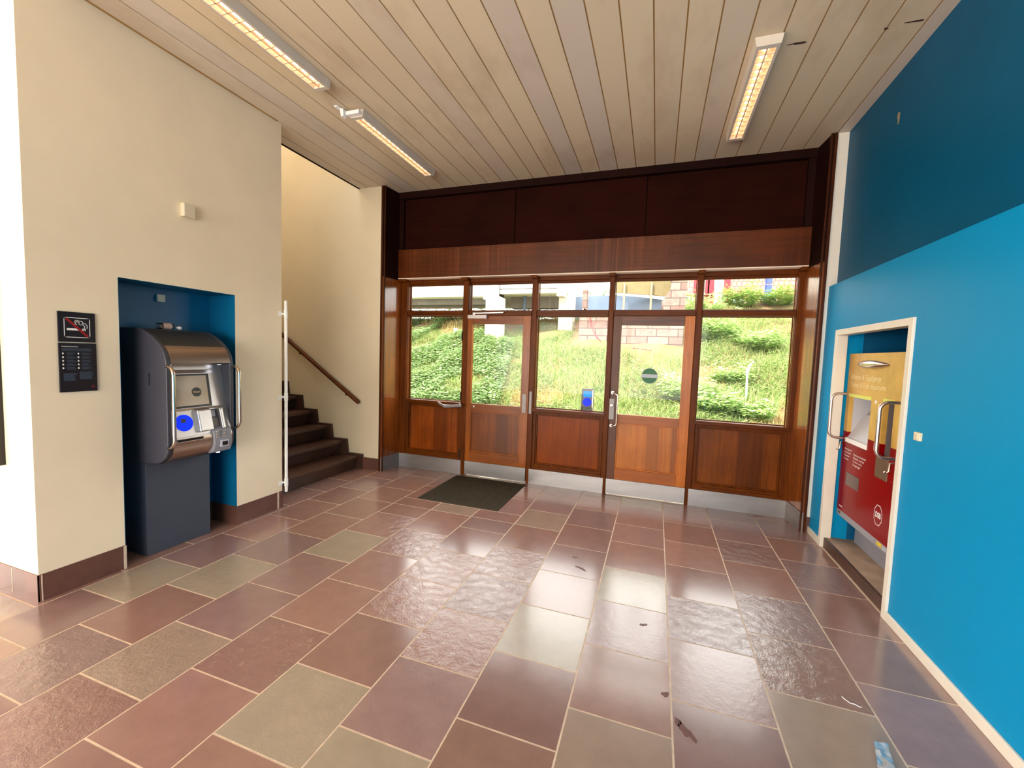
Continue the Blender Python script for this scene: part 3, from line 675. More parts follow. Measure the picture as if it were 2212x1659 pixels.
# inner steel front
mb = MB(); inner = [(-.03, 1.372), (-.02, 1.32), (-.005, 1.295), (.036, 1.05), (.05, 1.035), (.095, .865), (.1, .85), (ND+.012, .85), (ND+.012, 1.372)]
mb.prism(inner, 1, ya, yb_); mb.build('front_panel', steelp, tm)
mb = MB(); low = [(ND+.012, .852), (.1, .852), (.106, .83)]+arc(-.06, .80, .165, .125, 5, -78, 8)+[(-.17, .668), (ND+.012, .668)]
mb.prism(low, 1, ya, yb_); mb.build('lower_hood', steel, tm, smooth=True)
def onface(p0, p1, s): return (p0[0]+(p1[0]-p0[0])*s, p0[1]+(p1[1]-p0[1])*s)
F0, F1 = (-.005, 1.295), (.036, 1.05)
nu = Vector((F0[1]-F1[1], 0, F1[0]-F0[0])).normalized()   # outward normal of the screen face
def face_quad(mb, P0, P1, s0, s1, y0, y1, off, th, mi=None):
    n_ = Vector((P0[1]-P1[1], 0, P1[0]-P0[0])).normalized()
    a, b_ = onface(P0, P1, s0), onface(P0, P1, s1)
    pts = [Vector((b_[0], y0, b_[1])), Vector((b_[0], y1, b_[1])), Vector((a[0], y1, a[1])), Vector((a[0], y0, a[1]))]
    mb.slab([p+n_*off for p in pts], n_, th, mi)
mb = MB(); face_quad(mb, F0, F1, .02, .99, -2.81, -2.515, .0, .003, 0); face_quad(mb, F0, F1, .07, .93, -2.80, -2.535, .003, .0012, 1)
n_ = nu
def fpt(P0, P1, s, y, off):
    q = onface(P0, P1, s); nn = Vector((P0[1]-P1[1], 0, P1[0]-P0[0])).normalized(); return Vector((q[0], y, q[1]))+nn*off
dn = Vector((F1[0]-F0[0], 0, F1[1]-F0[1])).normalized()
cS = fpt(F0, F1, .55, -2.615, .0052); mb.disc(cS, (0, 1, 0), tuple(-dn), .033, 28, .0006, 2)
text_mesh(mb, 'Start', cS+Vector((0, 0, 0))-Vector((0, 0, 0))+dn*.007+nu*.0012, (0, 1, 0), tuple(-dn), .05, .016, 3, align='CENTER', bold=.02)
for k in range(6): q = fpt(F0, F1, .45+.06*k, -2.79, .0048); mb.slab([q, q+Vector((0, .07, 0)), q+Vector((0, .07, 0))-dn*.003, q-dn*.003], nu, .0005, 4)
mb.build('screen', [black, screen, c_start, screen, plain('print_tan', (150, 124, 92), .3)], tm)
C0, C1 = (.05, 1.035), (.095, .865)
dc = Vector((C1[0]-C0[0], 0, C1[1]-C0[1])).normalized(); nc = Vector((C0[1]-C1[1], 0, C1[0]-C0[0])).normalized()
cB = fpt(C0, C1, .47, -2.736, .0015); mb = MB(); mb.disc(cB, (0, 1, 0), tuple(-dc), .058, 40, .002, 0)
mb.slab([cB+nc*.002+Vector((0, -.02, 0))-dc*.03, cB+nc*.002+Vector((0, .012, 0))-dc*.03, cB+nc*.002+Vector((0, .012, 0))-dc*.0, cB+nc*.002+Vector((0, -.02, 0))-dc*.0], nc, .0006, 1)
tag(mb.build('card_reader_disc', [blue_em, plain('navy_square', (10, 16, 70), .3)], tm), 'glowing bright blue disc')
mb = MB(); mb.box(.085, .1085, -2.80, -2.63, .832, .848); mb.build('output_slot', black, tm); mb = MB(); mb.box(.085, .118, -2.81, -2.625, .822, .829); mb.build('slot_lip', tube_steel, tm)
# payment unit
pu = MB(); pu.prism([(.0, 1.04), (.05, 1.036), (.088, .895), (.112, .88), (.125, .78), (.105, .715), (.05, .70), (.0, .76)], 1, -2.56, -2.425)
pu = pu.build('payment_unit', greym, tm, bevel=.006, smooth=True)
sh = [(.035, 1.045), (.085, 1.036), (.122, .885), (.075, .88)]
mb = MB(); mb.prism(sh, 1, -2.655, -2.558); mb.prism(sh, 1, -2.495, -2.468); mb.build('keypad_shield', steelp, pu, bevel=.008, seg=3)
K0, K1 = (.051, 1.032), (.088, .896)
mb = MB(); face_quad(mb, K0, K1, .05, .97, -2.556, -2.497, .0, .003, 0); face_quad(mb, K0, K1, .10, .42, -2.550, -2.515, .003, .0015, 1); face_quad(mb, K0, K1, .50, .93, -2.548, -2.502, .003, .0015, 2); mb.build('keypad', [dgrey, c_grey, plain('keypad_tan', (122, 112, 100), .4)], pu)
for yy in (-2.54, -2.49):
    for zz in (.868, .848, .828): mb = MB(); mb.box(.10, .128, yy-.012, yy+.012, zz-.007, zz+.007); mb.build('button', steelp, pu, bevel=.002)
mb = MB(); mb.box(.115, .134, -2.52, -2.46, .752, .80, 0); mb.box(.132, .1355, -2.511, -2.469, .761, .791, 1); mb.build('card_slot', [paleg, black], pu, bevel=.001)
# grab handles
for yy, zt, zb in ((YM0+.008, 1.35, .80), (YM1+.004, 1.345, .87)):
    mb = MB(); P = [(.085, yy, zt)]+[(.085+.06*math.sin(math.radians(a)), yy, zt-.06+.06*math.cos(math.radians(a))) for a in range(15, 91, 15)]+[(.145, yy, zb+.06)]+[(.085+.06*math.cos(math.radians(a)), yy, zb+.06-.06*math.sin(math.radians(a))) for a in range(15, 91, 15)]
    mb.tube(P, .0115, 12); mb.build('grab_handle', tube_steel, tm, smooth=True)
for (xx, yy, zz) in ((.03, -2.80, 1.36), (.03, -2.455, 1.36), (-.02, -2.80, .69), (-.0, -2.45, .685)):
    mb = MB(); mb.disc((xx, yy, zz-.004), (1, 0, 0), (0, 1, 0), .013, 18, .006); mb.build('spotlight', led, tm)
# bottle lying on top
bt = empty('plastic_bottle', (-.27, -2.63, 1.605), 'crumpled clear plastic bottle lying on the left ticket machine', 'bottle')
mb = MB(); y = [-2.70, -2.695, -2.66, -2.64, -2.62, -2.595, -2.575]; mb.tube([(-.25, q, 1.628) for q in y], [.015, .022, .021, .0225, .021, .018, .01], 16); mb.build('body', clear_p, bt, smooth=True)
mb = MB(); mb.tube([(-.25, -2.665, 1.628), (-.25, -2.61, 1.628)], .0232, 16, caps=False); mb.build('wrapper_band', plain('pinkish_label', (206, 170, 160), .4, var=.3, scale=60), bt, smooth=True)
mb = MB(); mb.tube([(-.25, -2.555, 1.620), (-.25, -2.54, 1.620)], .0125, 14); mb.tube([(-.25, -2.578, 1.624), (-.25, -2.555, 1.620)], .008, 10); mb.build('cap', c_white, bt, smooth=True)

# ------------------------------------------------------------------ right ticket machine
XF = 4.62; MY0, MY1 = -.645, -1.462; Z0, Z1, ZS = .30, 1.607, .985
rm = empty('ticket_machine', (5.0, -1.05, .083), 'red and ochre ticket machine with curved steel handles behind the white frame', 'ticket machine')
# cabinet with two real openings: screen bay and coin bay
B1 = (-.700, -1.062, .905, 1.285); B2 = (-1.235, -1.372, .885, 1.29)   # y0,y1,z0,z1
def plate(mb, ya, yb_, za, zb, x0=XF, x1=XF+.03):
    # split at ZS into yellow (0) above and red (1) below
    if za < ZS < zb: mb.box(x0, x1, ya, yb_, za, ZS, 1); mb.box(x0, x1, ya, yb_, ZS, zb, 0)
    else: mb.box(x0, x1, ya, yb_, za, zb, 0 if za >= ZS else 1)
mb = MB()
plate(mb, MY1, MY0, B1[3], Z1); plate(mb, MY1, MY0, Z0+.045, .885)
plate(mb, B1[0], MY0, .885, B1[3]); plate(mb, B2[0], B1[1], .885, B1[3]); plate(mb, MY1, B2[1], .885, B1[3])
mb.box(XF, XF+.03, B1[1], B1[0], .885, .905, 1)
mb.build('front_plate', [yellow, redenam], rm)
mb = MB(); mb.box(XF+.03, 5.2, MY1, MY1+.012, Z0+.045, Z1-.01); mb.box(XF+.03, 5.2, MY0-.012, MY0, Z0+.045, Z1-.01); mb.box(XF+.03, 5.2, MY1, MY0, Z1-.022, Z1-.006); mb.box(5.19, 5.2, MY1, MY0, Z0, Z1-.01)
mb.box(XF-.0, XF+.03, MY1-.018, MY1, Z0+.045, Z1)
mb.build('side_panel', redside, rm, bevel=.002)
mb = MB(); mb.box(XF-.001, XF+.05, MY1-.012, MY0, Z0, Z0+.045); mb.box(XF+.0, 5.19, MY1, MY0, Z0-.004, Z0+.01); mb.build('bottom_strip', greym, rm, bevel=.004)
mb = MB(); mb.box(4.745, 5.2, MY1+.0, MY0-.03, .084, Z0-.003); mb.build('pedestal', plain('pedestal_light_grey', (142, 142, 152), .6, var=.03), rm)
for ya, yb_ in ((B1[0], MY0), (B2[0], B1[1]), (MY1, B2[1])): mb = MB(); mb.box(XF-.0015, XF+.0, ya, yb_, ZS-.003, ZS+.003); mb.build('seam', redside, rm)
# screen bay
y0, y1, z0, z1 = B1
mb = MB(); dp = .17
q0 = XF+.0302; mb.box(q0, XF+dp, y0, y0+.004, z0, z1); mb.box(q0, XF+dp, y1-.004, y1, z0, z1); mb.box(q0, XF+dp, y1, y0, z1, z1+.004); mb.box(XF+dp, XF+dp+.004, y1, y0, z0, z1)
mb.prism([(XF-.002, z0), (XF-.002, z0+.035), (XF+.012, z0+.042), (XF+dp-.001, z1-.05), (XF+dp-.001, z0)], 1, y1+.001, y0-.001)
bay = mb.build('screen_bay', paleg, rm)
a_, b_ = (XF+dp-.015, z1-.085), (XF+.03, z0+.055); mb = MB()
nn = Vector((-(a_[1]-b_[1]), 0, (a_[0]-b_[0]))).normalized()
pts = [Vector((b_[0], y1+.03, b_[1])), Vector((b_[0], y0-.03, b_[1])), Vector((a_[0], y0-.03, a_[1])), Vector((a_[0], y1+.03, a_[1]))]
mb.slab([p+nn*.003 for p in pts], nn, .003, 0); pm = [pts[0].lerp(pts[3], .05), pts[1].lerp(pts[2], .05), pts[1].lerp(pts[2], .5), pts[0].lerp(pts[3], .5)]
pm[1] = pm[0].lerp(pm[1], .6); pm[2] = pm[3].lerp(pm[2], .5); mb.slab([p+nn*.006 for p in pm], nn, .001, 1)
mb.build('display', [plain('display_grey', (150, 158, 166), .2, var=.1), plain('display_pale', (176, 204, 218), .2)], bay)
mb = MB(); mb.box(XF-.004, XF+.012, y1, y0, z1-.018, z1+.006); mb.build('lime_strip', c_yel, rm); mb = MB(); mb.box(XF-.005, XF+.004, y1, y0, z0-.0, z0+.034); mb.build('bay_lip', c_white, rm, bevel=.002)  # lime-coloured strip along the top edge of the bay
y0, y1, z0, z1 = B2
mb = MB(); mb.box(q0, XF+.1, y0, y0+.004, z0, z1); mb.box(q0, XF+.1, y1-.004, y1, z0, z1); mb.box(XF+.08, XF+.1, y1, y0, z0, z1); mb.box(q0, XF+.1, y1, y0, z1, z1+.004); mb.box(q0, XF+.1, y1, y0, z0-.004, z0)
mb.prism([(XF+.031, z0), (XF+.079, z0+.12), (XF+.079, z0)], 1, y1+.001, y0-.001)
cb = mb.build('coin_bay', plain('bay_grey', (112, 104, 106), .45, var=.05), rm)
mb = MB(); mb.box(XF-.004, XF+.012, y1, y0, z1-.018, z1+.006); mb.build('lime_strip', c_yel, rm)
mb = MB(); mb.box(XF-.004, XF+.002, y1+.002, y0+.03, z0-.13, z0+.02); mb.build('coin_tray', plain('tray_khaki', (120, 98, 76), .4, metal=.3), rm, bevel=.004)
mb = MB(); mb.box(XF-.006, XF+.006, y1, y0+.02, z0+.018, z0+.026); mb.build('slot_lip', tube_steel, rm)
# printed matter; lettering reads towards -Y, so the u axis is -Y
U2 = (0, -1, 0); mb = MB(); xo = XF-.0004
text_mesh(mb, 'Billetter & Togafgange', (xo, -.705, 1.408), U2, Wz, .47, .037, 0, bold=.01)
text_mesh(mb, 'Tickets & Train departures', (xo, -.705, 1.348), U2, Wz, .545, .037, 0, bold=.01)
mb.build('heading', [c_pale, c_white], rm); mb = MB()
text_mesh(mb, 'DSB', (xo, -1.262, .492), U2, Wz, .072, .036, 1, align='LEFT', bold=.03)
hx = [(-1.298+q[0], .508+q[1]) for q in ((-.022, .066), (.022, .066), (.05, .03), (.05, -.03), (.022, -.066), (-.022, -.066), (-.05, -.03), (-.05, .03), (-.022, .066))]
sline(mb, hx, .005, 1, xo-.0004); mb.build('logo', [c_pale, c_white], rm); mb = MB()
for j, (cx, wds) in enumerate(((-.70, ('Betalingskort', 'Dankort', 'Mønter', 'Kontant')), (-.86, ('Payment methods', 'Debit cards', 'Coins only', 'Language'))) ):
    for k, t_ in enumerate(wds): text_mesh(mb, t_, (xo, cx, .845-.026*k-.02*j), U2, Wz, (.13 if j == 0 else .2)*(1-.13*k), .015, 1)
    mb.build('instructions', [c_pale, c_white], rm); mb = MB()
text_mesh(mb, 'P', (xo, -1.155, .93), U2, Wz, .03, .055, 1, bold=.03)
mb.build('parking_letter' if 0 else 'letter_mark', [c_pale, c_white], rm); mb = MB()
mb.disc((xo, -1.13, 1.262), U2, Wz, .014, 20, .0006, 1); mb.build('round_mark', [c_pale, c_white], rm); mb = MB(); mb.add([(xo-.001, -1.165, 1.22), (xo-.001, -1.2, 1.235), (xo-.001, -1.165, 1.255)], [(0, 1, 2)], 0)
mb.build('arrow_mark', [c_pale, c_white], rm); mb = MB(); mb.box(xo-.0012, xo, -.74, -.69, .375, .383, 1); mb.build('small_print', [c_pale, c_white], rm)
mb = MB(); mb.add([], []); P = [(-.07*0, 0)]
el = [(XF-.004-.03*max(0, math.sin(math.pi*k/20)), 0) for k in range(21)]
pts = [(XF-.002-.018*math.sin(math.pi*k/20), -.805-.47*k/20, 1.525) for k in range(21)]
mb.tube(pts, [max(.001, .030*math.sin(math.pi*k/20)**.7) for k in range(21)], 16); o_ = mb.build('top_lamp', tube_steel, rm, smooth=True)
mb = MB(); mb.box(XF-.002, XF+.004, -.985, -.77, .575, .675); mb.box(XF-.004, XF-.0015, -.985, -.77, .668, .675); mb.box(XF-.004, XF-.0015, -.776, -.77, .575, .675); mb.build('ticket_window', plain('window_brown_grey', (112, 96, 92), .3, metal=.2), rm)
for q, zq, mq in (((-1.38, -1.315), (.315, .338), plain('sticker_yellow', (226, 196, 36), .5)), ((-1.44, -1.388), (.313, .336), c_grey), ((-.72, -.685), (.318, .332), dgrey)):
    mb = MB(); mb.box(XF-.0025, XF-.0012, q[0], q[1], zq[0], zq[1]); mb.build('sticker', mq, rm)
for yy in (-.662, -1.445):
    zt, zb = 1.285, .925; mb = MB(); x2 = XF-.105; r = .05
    P = [(XF+.002, yy, zt)]+[(x2+r-r*math.sin(math.radians(a)), yy, zt-r+r*math.cos(math.radians(a))) for a in range(0, 91, 15)]+[(x2+r-r*math.cos(math.radians(a)), yy, zb+r-r*math.sin(math.radians(a))) for a in range(0, 91, 15)]+[(XF+.002, yy, zb)]
    mb.tube(P, .0115, 12); mb.build('grab_handle', plain('handle_steel_%d' % int(-yy*100), (206, 190, 184), .26, metal=.9, var=.03), rm, smooth=True)
for yy in (-.66, -1.43):
    mb = MB(); mb.tube([(XF, yy, .895), (XF-.02, yy, .893), (XF-.022, yy, .84), (XF-.034, yy, .825), (XF-.046, yy, .835)], .006, 10); mb.build('bag_hook', tube_steel, rm, smooth=True)
mb = MB(); mb.box(XF-.004, XF, -1.445, -1.405, .66, .775); mb.disc((XF-.005, -1.425, .74), U2, Wz, .007, 14, .002); mb.disc((XF-.005, -1.425, .68), U2, Wz, .007, 14, .002); mb.build('lock_strip', redenam, rm, bevel=.001)

# ------------------------------------------------------------------ ceiling lights
def fixture(x0, x1, y0, y1, label, broken=False):
    t_ = empty('ceiling_light', ((x0+x1)/2, (y0+y1)/2, H), label, 'ceiling light', 'louvred strip lights')
    z0 = H-.058; w_ = .012
    mb = MB(); mb.prism([(x0, H-.001), (x0+.012, z0), (x0+.03, z0), (x0+.03, H-.001)], 1, y0, y1); mb.prism([(x1, H-.001), (x1-.012, z0), (x1-.03, z0), (x1-.03, H-.001)], 1, y0, y1)
    mb.prism([(x0-.001, H-.002), (x0+.011, z0-.001), (x1-.011, z0-.001), (x1+.001, H-.002)], 1, y0-.001, y0+.035); mb.prism([(x0-.001, H-.002), (x0+.011, z0-.001), (x1-.011, z0-.001), (x1+.001, H-.002)], 1, y1-.035, y1+.001); mb.box(x0+.03, x1-.03, y0, y1, H-.012, H-.001)
    mb.build('housing', fixt, t_, bevel=.0015)
    mb = MB(); n = int((y1-y0-.04)/.07); xm = (x0+x1)/2
    for k in range(n+1):
        yy = y0+.02+(y1-y0-.04)*k/n; mb.box(x0+.03, x1-.03, yy-.003, yy+.003, z0+.002, z0+.026)
    mb.box(xm-.004, xm+.004, y0+.02, y1-.02, z0+.002, z0+.03); mb.build('louvre', lamel, t_)
    mb = MB(); mb.tube([(xm, y0+.05, H-.024), (xm, y1-.05, H-.026)], .016, 12); mb.build('fluorescent_tube', tubeglow, t_, smooth=True)
    return t_
fixture(.615, .765, -3.45, -2.125, 'warm glowing strip light nearest the left end of the ceiling')
f2 = fixture(.625, .765, -1.76, -.575, 'warm glowing strip light with a broken near end, over the doormat side')
f3 = fixture(3.61, 3.765, -1.735, -.565, 'pale yellow strip light on the right side of the ceiling')
mb = MB(); mb.box(.60, .75, -1.80, -1.765, H-.05, H-.02); mb.prism([(.585, H-.005), (.60, H-.075), (.625, H-.07), (.62, H-.01)], 1, -1.83, -1.79); mb.prism([(.56, H-.002), (.575, H-.02), (.60, H-.005)], 1, -1.87, -1.82)
mb.build('broken_end_cap', c_white, f2, bevel=.002)

# ------------------------------------------------------------------ litter on the floor
mb = MB(); P = [(4.055, -2.752), (4.103, -2.744), (4.068, -2.90), (4.005, -2.91)]
n = 9; V = []; F = []
for i in range(n+1):
    for j in range(4):
        a = Vector((P[0][0], P[0][1], 0)).lerp(Vector((P[3][0], P[3][1], 0)), i/n); c_ = Vector((P[1][0], P[1][1], 0)).lerp(Vector((P[2][0], P[2][1], 0)), i/n)
        q = a.lerp(c_, j/3); V.append((q.x, q.y, .003+random.random()*.007+(.006 if i == 0 else 0)))
for i in range(n):
    for j in range(3): F.append((i*4+j, i*4+j+1, (i+1)*4+j+1, (i+1)*4+j))
mb.add(V, F); wr = mb.build('plastic_wrapper', foil); sm = wr.modifiers.new('s', 'SOLIDIFY'); sm.thickness = .0006
tag(wr, 'crinkled shiny silver wrapper on the floor at the lower right', 'wrapper')
mb = MB(); mb.tube([(4.03, -2.515, .0035), (4.035, -2.527, .003), (4.05, -2.545, .003), (4.066, -2.547, .004), (4.085, -2.556, .003), (4.09, -2.552, .003)], .0018, 8)
tag(mb.build('thread', c_white, smooth=True), 'short white thread lying on the floor near the blue wall', 'thread')

# ------------------------------------------------------------------ rear of the hall (behind the camera)
mb = MB(); mb.box(-6.1, -2.4, -9.62, -9.5, 0, H); mb.box(-2.4, XR+.2, -9.62, -9.5, 2.7, H); mb.box(-2.4, XR+.2, -9.62, -9.5, 0, .25)
for q in (-.2, 2.2): mb.box(q, q+.12, -9.6, -9.5, .25, 2.7)
tag(mb.build('wall_front', plaster), 'rear glazed wall of the hall', 'wall', kind='structure')
mb = MB(); mb.box(-6.1, -6, -9.5, YN+.1, 2.7, H); mb.box(-6.1, -6, -9.5, YN+.1, 0, .3); mb.box(-6.1, -6, -4.2, YN+.1, 0, H); mb.box(-6.1, -6, -9.5, -8.6, 0, H)
tag(mb.build('wall_far_left', plaster), 'far end wall of the left wing', 'wall', kind='structure')

# ------------------------------------------------------------------ outside: bank, grass, bushes, road bridge, houses
def hz(x, y):
    s = .4*(y-4.0)
    top = 11.2+max(0, min(1, (x-.5)/5))*2.6
    if y > top: s = .4*(top-4.0)+.06*(y-top)
    b = .07*math.sin(x*1.3+y*.7)+.05*math.sin(x*3.1-y*2.3)+.04*math.sin(y*4.1+x*.6)
    return max(-.06, s)+(b if y > 4.2 else 0)
m, nt, b = newmat('earth_bank')
n1 = noise(nt, coords(nt), .8, 5, .6); n2 = noise(nt, coords(nt), 9, 4)
c_ = mixrgb(nt, ramp(nt, n1, [(.40, G(0)), (.56, G(1))]), lin((132, 98, 70)), lin((96, 110, 52)))
nt.links.new(mixrgb(nt, ramp(nt, n2, [(.3, G(0)), (.8, G(.5))]), c_, lin((120, 96, 70))), b.inputs['Base Color']); b.inputs['Roughness'].default_value = .95
nx, ny = 90, 110; X = np.linspace(-16, 17, nx); Y = np.linspace(3.4, 40, ny)
mb = MB(); mb.add([(x, y, hz(x, y)) for y in Y for x in X], [(j*nx+i, j*nx+i+1, (j+1)*nx+i+1, (j+1)*nx+i) for j in range(ny-1) for i in range(nx-1)])
o = mb.build('terrain', MATS['earth_bank'], smooth=True); tag(o, 'earth bank rising behind the windows', 'bank', kind='structure')
mb = MB(); mb.box(-16, 17, .12, 3.6, -.3, -.04); tag(mb.build('path', plain('path_asphalt', (150, 146, 140), .9, var=.1, scale=12)), 'paved strip outside the doors', 'path', kind='structure')
def scatter(name, label, cat, region, n, hgt, wid, cols, lean, kindleaf=False, zoff=0, parent=None, into=None, base=None):
    """upright blades or small leaves in one mesh"""
    V = np.zeros((n*(4 if kindleaf else 5), 3)); F = []; C = []
    P = region(n)
    for i in range(n):
        x, y, z = P[i]; z += zoff; a = RNG.uniform(0, 6.283); h = hgt*RNG.uniform(.6, 1.3); w = wid*RNG.uniform(.7, 1.3)
        dx, dy = math.cos(a), math.sin(a); l = RNG.uniform(.1, lean)*h; b2 = RNG.uniform(0, 6.283); lx, ly = math.cos(b2)*l, math.sin(b2)*l
        c_ = cols[RNG.integers(len(cols))]; k = RNG.uniform(.8, 1.2); c_ = (c_[0]*k, c_[1]*k, c_[2]*k, 1)
        if kindleaf:
            t_ = RNG.uniform(-.5, .7); o_ = i*4; zz = z+RNG.uniform(0, 1)*hgt
            V[o_] = (x-dx*w, y-dy*w, zz); V[o_+1] = (x+dy*w*.55, y-dx*w*.55, zz+w*t_*.5); V[o_+2] = (x+dx*w, y+dy*w, zz+w*t_); V[o_+3] = (x-dy*w*.55, y+dx*w*.55, zz+w*t_*.5+.2*w)
            F.append((o_, o_+1, o_+2, o_+3)); C.append(c_)
        else:
            o_ = i*5
            V[o_] = (x-dx*w, y-dy*w, z-.03); V[o_+1] = (x+dx*w, y+dy*w, z-.03); V[o_+2] = (x+lx*.4+dx*w*.7, y+ly*.4+dy*w*.7, z+h*.6); V[o_+3] = (x+lx*.4-dx*w*.7, y+ly*.4-dy*w*.7, z+h*.6); V[o_+4] = (x+lx, y+ly, z+h)
            F += [(o_, o_+1, o_+2, o_+3), (o_+3, o_+2, o_+4)]; C += [c_, c_]
    if into is not None:
        b0 = sum(len(q[0]) for q in into); into.append((V, [tuple(k+b0 for k in f) for f in F], C)); return
    if base:
        for V0, F0_, C0_ in base: pass
        b0 = sum(len(q[0]) for q in base); F = sum([q[1] for q in base], [])+[tuple(k+b0 for k in f) for f in F]; C = sum([q[2] for q in base], [])+C; V = np.concatenate([q[0] for q in base]+[V])
    me = bpy.data.meshes.new(name); me.from_pydata(V.tolist(), [], F); me.materials.append(leaf_m)
    o = bpy.data.objects.new(name, me); COL.objects.link(o); setcol(o, C, None)
    if parent: o.parent = parent
    if label: tag(o, label, cat, kind='stuff')
    return o
m, nt, b = newmat('leaf_green'); leaf_m = m
a = nd(nt, 'ShaderNodeAttribute'); a.attribute_name = 'tint'; nt.links.new(a.outputs['Color'], b.inputs['Base Color']); b.inputs['Roughness'].default_value = .55; b.inputs['Specular IOR Level'].default_value = .3
tr = nd(nt, 'ShaderNodeBsdfTranslucent'); nt.links.new(a.outputs['Color'], tr.inputs[0]); mx = nd(nt, 'ShaderNodeMixShader'); mx.inputs[0].default_value = .35
nt.links.new(b.outputs[0], mx.inputs[1]); nt.links.new(tr.outputs[0], mx.inputs[2]); nt.links.new(mx.outputs[0], nt.nodes['Material Output'].inputs[0])
def dens(x, y): return math.sin(x*1.1+y*.9)+math.sin(x*2.3-y*1.7)*.6+math.sin(y*3.1+x*.5)*.4
def in_pier(x, y): return .4 < x < 4.2 and 8.3 < y < 12
def reg(x0, x1, y0, y1, f=lambda x, y: True):
    def g(n):
        out = []
        while len(out) < n:
            # more plants near the glass, where they show largest
            y = y0+(y1-y0)*RNG.random()**1.15; c = 3.15-(y+4.73)*.34; x = x0+(x1-x0)*RNG.random()
            if f(x, y) and not in_pier(x, y): out.append((x, y, hz(x, y)))
        return out
    return g
def view_ok(x, y):   # only ground the windows look onto, with a margin for a step to the side
    d = y+4.73; l = 3.15+(0-3.15)*d/4.73; r = 3.15+(4.45-3.15)*d/4.73
    return l-.8 < x < r+.9
g1 = [lin(c) for c in ((124, 150, 76), (148, 170, 98), (108, 138, 72), (166, 180, 118), (172, 170, 124))]
g2 = [lin(c) for c in ((120, 152, 92), (150, 176, 118), (180, 200, 150), (134, 164, 102))]
dry = [lin(c) for c in ((184, 160, 104), (168, 144, 90), (190, 174, 120))]
VEG = []
scatter('dry_grass', 'straw-coloured dry grass patches on the bank outside', 'grass', reg(-8, 9, 4.0, 13.5, lambda x, y: view_ok(x, y) and (dens(x, y) < -.6 or (4.6 < x < 9 and 9.8 < y < 11.2) or (2.2 < x < 3.4 and 5.5 < y < 8.3))), 7000, .2, .008, dry, 1.1, into=VEG)
scatter('weeds', 'small-leaved weeds mixed into the grass of the bank', 'weeds', reg(-6, 9, 4.1, 13.0, lambda x, y: view_ok(x, y) and dens(x*1.7+1, y*1.4) > -.1), 20000, .22, .038, g1, .5, True, .04, into=VEG)
scatter('grass', 'green and straw-coloured grass with weeds growing over the bank outside', 'grass', reg(-12, 9, 4.0, 11.6, lambda x, y: view_ok(x, y) and dens(x, y) > -1.0 and not (x < .7 and y > 9.5+.3*math.sin(x*2)) and not (2.3 < x < 3.2 and y > 7.2 and dens(x*2, y*2) > 0)), 44000, .2, .009, g1, 1.6, base=VEG)
scatter('ground_cover', 'leafy nettle-like ground cover on the left of the bank', 'ground cover', reg(-12, 1.0, 4.3, 11.3, lambda x, y: view_ok(x, y) and (y < 8.9+.5*math.sin(x*1.7) or x < -5) and dens(x+2, y) > -1.2 and x < -.2-(y-4)*.25), 30000, .28, .05, g2, .5, True, .05)
def bush(x, y, r, h, label, n=1500, cols=g2, lw=.06):
    t_ = empty('bush', (x, y, hz(x, y)), label, 'bush', 'bushes on the bank')
    def g(n_):
        out = []
        for _ in range(n_):
            u = RNG.normal(size=3); u /= np.linalg.norm(u); k = RNG.uniform(.6, 1.15)*(1+.25*math.sin(u[0]*5+x)+.2*math.sin(u[1]*7+y*3)); out.append((u[0]*r*k, u[1]*r*k, h*.12+(u[2]*.5+.5)*h*.9*k-.05))
        return out
    o = scatter('foliage', None, None, g, n, .05, lw, cols, .5, True); o.parent = t_
    mb = MB()
    for k in range(5):
        a = k*1.25; mb.tube([(x, y, hz(x, y)-.05), (x+.3*r*math.cos(a), y+.3*r*math.sin(a), hz(x, y)+h*.6)], [.02, .008], 6)
    mb.build('stem', plain('bush_stem_%d' % int(x*100), (98, 78, 54), .8), t_)
g3 = [lin(c) for c in ((136, 166, 74), (170, 192, 104), (112, 146, 66), (150, 178, 96))]
bush(6.0, 12.9, .62, .72, 'leafy bush at the top of the bank, left side of the right window top pane', 2600, g3)
bush(7.25, 13.2, .66, .62, 'leafy bush at the top of the bank below the white-framed cottage window', 2600, g3)
bush(8.6, 13.4, .7, .62, 'leafy bush at the top of the bank below the blue slide tower', 2600, g3)
gb = [lin(c) for c in ((160, 190, 112), (188, 210, 140), (142, 176, 100), (204, 216, 156))]
bush(4.75, 9.4, .62, .75, 'broad green bush high on the bank right of the stone pier', 2600, gb)
bush(5.9, 8.6, .5, .5, 'round bush on the bank above the metal post', 2000, gb)
bush(3.75, 5.5, .5, .5, 'low bush on the bank behind the right door glass', 2400, gb)
bush(4.3, 5.0, .42, .42, 'low bush at the foot of the bank, left in the right window', 2600, gb)
bush(5.1, 5.1, .35, .35, 'small bush at the foot of the bank beneath the metal post', 2000, gb)
bush(4.9, 6.7, .42, .45, 'pale-leafed bush half way up the bank in the right window', 1400, gb)
bush(4.6, 11.6, .6, .7, 'bush beside the top right corner of the stone pier', 1500, gb)

